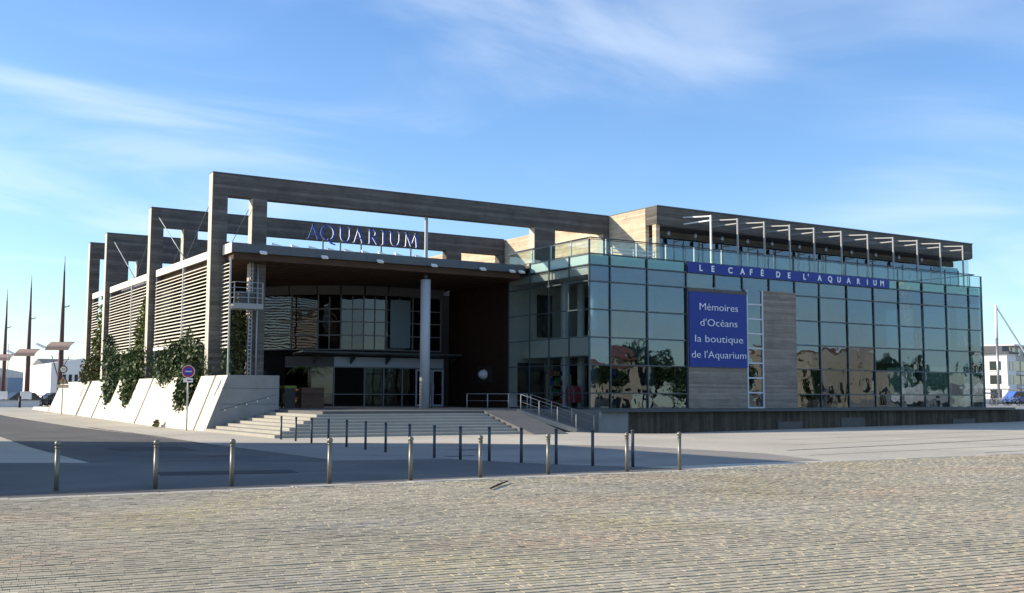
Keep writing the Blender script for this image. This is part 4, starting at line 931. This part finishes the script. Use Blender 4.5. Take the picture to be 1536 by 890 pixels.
def hangar():
    t = thing('hangar', 'pale grey arched hangar far behind the light masts', 'building', (8, 290, 0)); b = MB(); n = 14
    x0, x1 = -45, 17
    pts = [(x0, 270, 0)]+[(x0+(x1-x0)*i/n, 270, 5.5+4.6*math.sin(math.pi*i/n)**.8) for i in range(n+1)]+[(x1, 270, 0)]
    b.prism(pts, (0, 40, 0)); b.build('shell', 'hangar', t)
    MB().box(2, 11, 269.8, 269.99, 0, 6).build('door', 'road_blue_grey', t)
    for x in np.arange(-40, 16, 5.6): MB().box(x, x+.35, 269.7, 269.98, 0, 6.5).build('rib', 'pale_panel', t)
    t = thing('warehouse', 'long low warehouse with a shallow roof behind the speed limit sign', 'building', (30, 230, 0))
    w = MB().box(6, 50, 205, 230, 0, 7.2).build('wall', 'hangar', t)
    MB().prism([(5.5, 204.3, 7.22), (5.5, 230.5, 7.22), (5.5, 217, 9.6)], (45, 0, 0)).build('roof', 'roof_grey', t)
    for x in np.arange(8, 22, 1.8): 
        f = MB().box(x, x+1.1, 204.9, 204.98, 2.8, 5.2).build('window', 'window_dark', t)
    MB().box(8, 24, 204.85, 204.9, .2, 2.5).build('shutter', 'pale_panel', t)
    t = thing('white_hall', 'bright white hall with a curved roof right behind the wall end', 'building', (10, 160, 0)); b = MB(); n = 10
    pts = [(-2.6, 150, 0)]+[(-2.6+24*i/n, 150, 6.9+2.8*math.sin(math.pi*.5*i/n)) for i in range(n+1)]+[(21.4, 150, 0)]
    b.prism(pts, (0, 30, 0)); b.build('shell', 'render_white', t)
    for x in np.arange(-.7, 9, .95): MB().box(x, x+.5, 149.9, 149.98, 2.6, 5.0).build('window', 'window_dark', t)
hangar()
def leftstuff():
    t = thing('quay_wall', 'low white wall at the far left edge below the light masts', 'wall', (-25, 66, .4))
    for i in range(9): MB().box(-33+i*1.75, -33+i*1.75+1.72, 66, 66.4, -.1, 1.02).build('panel', 'render_white', t)
    MB().box(-33.1, -17.2, 65.95, 66.45, 1.022, 1.12).build('coping', 'kerb_stone', t)
    for i, x in enumerate((-21.6, -19.6)):
        t = thing('black_bollard', ['wider black bollard in front of the low white wall', 'thinner black bollard near the dark barrier by the low white wall'][i], 'bollard', (x, 62, .4), 'black bollards by the low wall')
        MB().tube([(x, 62, .3), (x, 62, 1.45)], .16-.05*i, 12).build('post', 'black_plastic', t); MB().tube([(x, 62, 1.45), (x, 62, 1.52)], [.18-.05*i, .1], 12).build('cap', 'black_plastic', t)
    for i, (x, w, lb) in enumerate(((-23.2, .75, 'wide white notice board above the low white wall'), (-20.4, .45, 'small white notice board left of the dark barrier'), (-18.3, .5, 'white notice board tilted beside the dark barrier'))):
        t = thing('notice_board', lb, 'notice board', (x, 67.5, .4), 'white boards by the low wall')
        for dx in (-w+.08, w-.16): MB().box(x+dx, x+dx+.08, 67.5, 67.58, .3, 1.6).build('leg', 'steel_paint', t)
        MB().box(x-w, x+w, 67.4, 67.49, 1.2, 1.95).build('panel', 'white_paint', t)
    t = thing('barrier', 'dark metal barrier between the low wall and the white wall end', 'barrier', (-16, 70, .4))
    for x in np.arange(-17, -11.5, .55): MB().box(x, x+.09, 70, 70.09, .3, 1.5).build('bar', 'black_plastic', t)
    for z in (.6, 1.05, 1.5): MB().box(-17.1, -11.2, 69.97, 69.995, z, z+.07).build('rail', 'black_plastic', t)
    def car(x, y, rz, m, label, L=4.2, grp='cars parked beyond the low wall', h=1.45):
        t = thing('parked_car', label, 'car', (0, 0, 0), grp)
        pr = [(-L/2, .3), (L/2, .3), (L/2, .72), (L*.30, .88), (L*.14, h), (-L*.30, h), (-L*.46, .92), (-L/2, .85)]
        MB().prism([(px, -.82, pz) for px, pz in pr], (0, 1.64, 0)).build('body', m, t, loc=(0, 0, 0))
        gl = [(-L*.40, .95), (L*.25, .92), (L*.125, h-.1), (-L*.285, h-.1)]
        for s in (-.835, .821): MB().prism([(px, s, pz) for px, pz in gl], (0, .014, 0)).build('side_window', 'window_dark', t, loc=(0, 0, 0))
        for wx in (-L*.3, L*.3):
            for s in (-.86, .66):
                w = MB().tube([(wx, s, .32), (wx, s+.2, .32)], .32, 16).build('wheel', 'tyre', t, loc=(0, 0, 0))
                MB().tube([(wx, s-.01, .32), (wx, s+.21, .32)], .18, 12).build('rim', 'steel', w, loc=(0, 0, 0))
        for s in (-.6, .4): MB().box(L/2-.02, L/2+.02, s, s+.22, .6, .74).build('headlight', 'white_paint', t, loc=(0, 0, 0))
        t.location = (x, y, .4 if y < 120 else .42); t.rotation_euler.z = rz; return t
    car(-16.5, 80, .3, 'car_dark', 'dark parked car behind the low white wall, left of the barrier'); car(-20, 84, .2, 'car_white', 'white parked car in front of the middle light mast'); car(-12.6, 82, .25, 'car_dark', 'dark parked car just behind the metal barrier')
    car(-24.5, 86, .2, 'car_dark', 'dark parked car at the left edge under the farthest light mast')
    c = car(102.5, 41.5, -.3, 'car_blue', 'blue parked car on the quay at the right edge', 4.6, 'vehicles on the quay', 1.7); c.location.z = .84
    # lamp poles far left
    for i, x in enumerate((-15.2, -13.2)):
        t = thing('flag_pole', ['thin pale pole left of the middle light mast', 'thin pale pole close behind the middle light mast'][i], 'pole', (x, 120, .4))
        MB().tube([(x, 120, .3), (x, 120, 8.6)], [.07, .04], 6).build('shaft', 'steel_paint', t); MB().sphere((x, 120, 8.62), .07, 6, 4).build('finial', 'steel_paint', t)
    t = thing('crane_derrick', 'small dark derrick with two raised arms before the warehouse', 'crane', (2, 150, .4))
    MB().tube([(-1.4, 150, .3), (-1.4, 150, 5)], .12, 6).build('mast', 'dark_metal', t); MB().tube([(-1.4, 150, 4.4), (-2.6, 150, 8.2)], .08, 6).build('jib', 'dark_metal', t); MB().tube([(-1.4, 150, 5), (.2, 150, 8)], .06, 6).build('jib', 'dark_metal', t)
leftstuff()

# ------------------------------------------------------------------ right background
def right():
    MB().box(36.6, 400, -.28, 400, -.6, .84).build('quay', 'concrete', kind='structure')
    t = thing('apartment_building', 'white and beige apartment block behind the right end of the glass front', 'building', (165, 86, .84))
    # facade runs roughly along image right
    dp = Vector((.95, .31, 0)); ax = Vector((.31, -.95, 0)); o = Vector((141.0, 80.1, .84))
    def bx(u0, u1, d0, d1, z0, z1, nm, m, par=t):
        p = [o+ax*u0+dp*d0, o+ax*u1+dp*d0, o+ax*u1+dp*d1, o+ax*u0+dp*d1]
        return MB().prism([Vector((q.x, q.y, z0)) for q in p], (0, 0, z1-z0)).build(nm, m, par)
    bx(0, 9.6, 0, 5.5, .84, 9.6, 'wall', 'render_white'); bx(0, 9.0, 5.52, 40, .84, 9.2, 'wall', 'render_beige')
    bx(-.6, 10.1, -.6, 6, 9.62, 9.9, 'roof', 'roof_grey'); bx(.8, 8.6, .9, 5.4, 9.91, 11.0, 'roof_storey', 'roof_grey'); bx(.4, 8.4, 6.4, 40, 9.22, 11.2, 'roof_storey', 'render_beige')
    bx(.2, 9.3, 6.1, 40, 11.22, 11.5, 'roof', 'render_white'); bx(1.5, 3, 2, 4, 11.01, 11.5, 'chimney', 'render_white')
    for z in (1.5, 4.1, 6.6):
        for u in (1.0, 3.4, 6.6):
            w = bx(u, u+.9 if u < 3 else u+1.9, -.06, -.005, z, z+1.6, 'window', 'window_dark'); bx(u-.1, u+(1.0 if u < 3 else 2.0), -.14, -.065, z-.16, z-.02, 'sill', 'render_white', w)
        for d in (1.2, 3.4): bx(9.605, 9.66, d, d+1.2, z, z+1.6, 'window', 'window_dark')
        for d in (6.4, 10.6, 15, 19.5, 24):
            w = bx(9.005, 9.06, d, d+3.2, z, z+1.8, 'window', 'window_dark'); bx(9.065, 10.3, d-.3, d+3.5, z-.75, z-.25, 'balcony', 'render_white', w)
    for d in (7.5, 11, 15, 19): bx(8.405, 8.5, d, d+1.6, 9.5, 10.9, 'dormer', 'window_dark')
    bx(-.3, 9.9, -.3, -.02, 3.3, 3.75, 'string_course', 'render_white')
    t = thing('sailing_boat', 'tall white boat mast with a slanting stay beside the apartment block', 'boat', (101.5, 44, .4))
    d = Vector((.85, -.53, 0)); c = Vector((101.3, 44.0, 0))
    MB().tube([c+Vector((0, 0, .6)), c+Vector((0, 0, 9.8))], .17, 8).build('mast', 'steel', t)
    MB().tube([c+Vector((0, 0, 9.8)), c+Vector((0, 0, 14.4))], .19, 8).build('mast_top', 'white_paint', t)
    MB().tube([c+Vector((0, 0, 14.3)), c+d*7.5+Vector((0, 0, 1.5))], .11, 6).build('furled_sail', 'white_paint', t)
    MB().tube([c+Vector((0, 0, 2.2)), c-d*3.5+Vector((0, 0, 2.4))], .12, 6).build('boom', 'steel', t)
    h = MB(); sec = []
    for i in range(7):
        u = -5+11*i/6; w = 1.5*math.sin(math.pi*min(1, .25+.75*(1-i/6))*1.0)**.6 if i < 6 else .05
        n2 = Vector((.53, .85, 0)); sec.append([c+d*u-n2*w+Vector((0, 0, 1.5)), c+d*u-n2*w*.5+Vector((0, 0, .86)), c+d*u+n2*w*.5+Vector((0, 0, .86)), c+d*u+n2*w+Vector((0, 0, 1.5))])
    vs = [p for s in sec for p in s]; h.add(vs, [(4*i+j, 4*i+4+j, 4*i+4+(j+1) % 4, 4*i+(j+1) % 4) for i in range(6) for j in range(4)]+[(0, 1, 2, 3), (24, 27, 26, 25)]); h.build('hull', 'white_paint', t)
    for k in range(6):
        x, y = 73.0+k*.62, 26.3-k*.38; t = thing('bicycle', f'bicycle parked on the quay right of the glass front, {ordn[k]} from the left', 'bicycle', (x, y, .84), 'bicycles parked on the quay')
        q = Vector((x, y, .84)); e = Vector((.5, .86, 0)) if k % 2 else Vector((.8, -.6, 0))
        for s in (-.5, .5):
            cc = q+e*s+Vector((0, 0, .34)); MB().tube([cc+(e*math.cos(a)+Vector((0, 0, 1))*math.sin(a))*.32 for a in np.linspace(0, 2*math.pi, 15)], .025, 5).build('wheel', 'tyre', t)
        MB().tube([q-e*.5+Vector((0, 0, .34)), q-e*.15+Vector((0, 0, .8)), q+e*.35+Vector((0, 0, .82)), q+e*.5+Vector((0, 0, .34))], .025, 5).tube([q-e*.15+Vector((0, 0, .8)), q+Vector((0, 0, .34)), q+e*.35+Vector((0, 0, .82))], .025, 5).build('frame', 'car_dark' if k % 2 else 'white_paint', t)
        MB().tube([q+e*.35+Vector((0, 0, .82)), q+e*.3+Vector((0, 0, 1.02)), q+e*.3+Vector((e.y*.25, -e.x*.25, 1.02))], .02, 5).build('handlebar', 'steel', t)
        MB().box(x-.1, x+.1, y-.07, y+.07, 1.74, 1.8).build('saddle', 'black_plastic', t)
right()
# ------------------------------------------------------------------ what stands behind the camera (mirrored in the glass, casting the long shade)
def behind():
    t = thing('quayside_office', 'plain office block left of the frame whose shade crosses the road', 'building', (-47, -8, 0))
    MB().box(-62, -32.8, -14.2, -2.2, -.1, 10.0).build('wall', 'render_beige', t)
    MB().box(-62.2, -32.6, -14.4, -2.0, 10.002, 10.25).build('roof', 'roof_grey', t)
    for x in np.arange(-60, -34, 3.2):
        for z in (1.2, 4.2, 7.2): MB().box(x, x+1.6, -14.26, -14.205, z, z+1.7).build('window', 'window_dark', t)
    for i, (x, y, h) in enumerate([(-70, 37, 16), (-74, 44, 15), (-68, 30, 14)]):  # unseen poles added to cast thin shadow streaks on the ground
        t = thing('streak_pole', f'tall unseen pole added left of the frame to cast a shadow streak, {ordn[i]} from the road', 'pole', (x, y, 0)); MB().tube([(x, y, -.1), (x, y, h)], [.3, .12], 8).build('shaft', 'bark', t); MB().tube([(x, y, h), (x, y, h+.3)], [.18, .04], 8).build('cap', 'white_paint', t)
    t = thing('stone_house', 'tan stone house across the square with a red tiled roof', 'building', (58, -75, 0))
    MB().box(54, 61, -84, -71, -.1, 6.2).build('wall', 'stone_tan', t); MB().prism([(53.6, -84.6, 6.2), (53.6, -70.4, 6.2), (53.6, -77.5, 7.9)], (7.8, 0, 0)).build('roof', 'roof_tile', t)
    for x in (54.8, 57, 59.2):
        for z in (1, 4.2): MB().box(x, x+1.1, -71.05, -70.96, z, z+1.5).build('window', 'window_dark', t)
    t = thing('stone_tower_house', 'pale stone hall across the square seen mirrored in the right panes', 'building', (101, -76, 0))
    MB().box(94.5, 101, -84, -70, -.1, 9.2).build('wall', 'stone_tan', t); MB().box(101.02, 109, -83, -71, -.1, 8.1).build('wall', 'stone_tan', t); MB().box(94.2, 101.3, -84.2, -69.8, 9.202, 9.6).build('roof', 'roof_tile', t)
    for x in (96, 98.8, 103, 106): MB().box(x, x+1.1, -69.95 if x < 101 else -70.95, -69.9 if x < 101 else -70.9, 2, 4).build('window', 'window_dark', t)
    tr = [(50, -66, 5.5), (64, -68, 6), (68, -78, 8), (76, -82, 9.5), (84, -76, 8), (90.5, -68, 6.5), (113, -72, 8.5), (119, -76, 9.5), (126, -74, 9), (134, -78, 10), (143, -75, 9), (45, -82, 8.5)]
    for i, (x, y, h) in enumerate(tr):
        t = thing('broadleaf_tree', f'dark broadleaf tree across the square, {ordn[i]} of the row', 'tree', (x, y, 0), 'trees across the square')
        MB().tube([(x, y, -.1), (x+.1, y, h*.35), (x+.2, y+.1, h*.7)], [.28, .2, .08], 7).build('trunk', 'bark', t)
        bl = [((x+random.uniform(-2, 2), y+random.uniform(-1.5, 1.5), h*random.uniform(.45, .85)), (random.uniform(1.4, 2.4), random.uniform(1.4, 2.2), random.uniform(1.1, 1.9))) for _ in range(7)]
        leaves('crown', bl, 1500, .55, 'leaf_dark', t, (x, y, 0))
    for i, (x, y, hh) in enumerate([(77, -38, 15), (84, -44, 17), (92, -40, 12)]):
        t = thing('moored_yacht', f'white yacht with a bare mast across the square, {ordn[i]} from the house', 'boat', (x, y, 0), 'yachts across the square')
        n = 8; vs = []
        for k in range(n+1):
            u = -5+10*k/n; w = 1.5*math.sin(math.pi*(.2+.8*(1-k/n)))**.7 if k < n else .06
            vs += [(x+u, y-w, 2.2), (x+u, y-w*.45, .9), (x+u, y+w*.45, .9), (x+u, y+w, 2.2)]
        MB().add(vs, [(4*k+j, 4*k+4+j, 4*k+4+(j+1) % 4, 4*k+(j+1) % 4) for k in range(n) for j in range(4)]+[(0, 1, 2, 3), (4*n+3, 4*n+2, 4*n+1, 4*n)]).build('hull', 'car_white', t)
        MB().box(x-2, x+1.6, y-.8, y+.8, 2.2, 2.8).build('cabin', 'white_paint', t); MB().tube([(x, y, 2), (x, y, hh)], .10, 6).build('mast', 'white_paint', t); MB().tube([(x, y, 3.4), (x-3.6, y, 3.5)], .1, 6).build('boom', 'car_white', t)
        for s in (-3, 3): MB().box(x+s-.15, x+s+.15, y-1, y+1, -.05, .95).build('cradle', 'dark_metal', t)
behind()
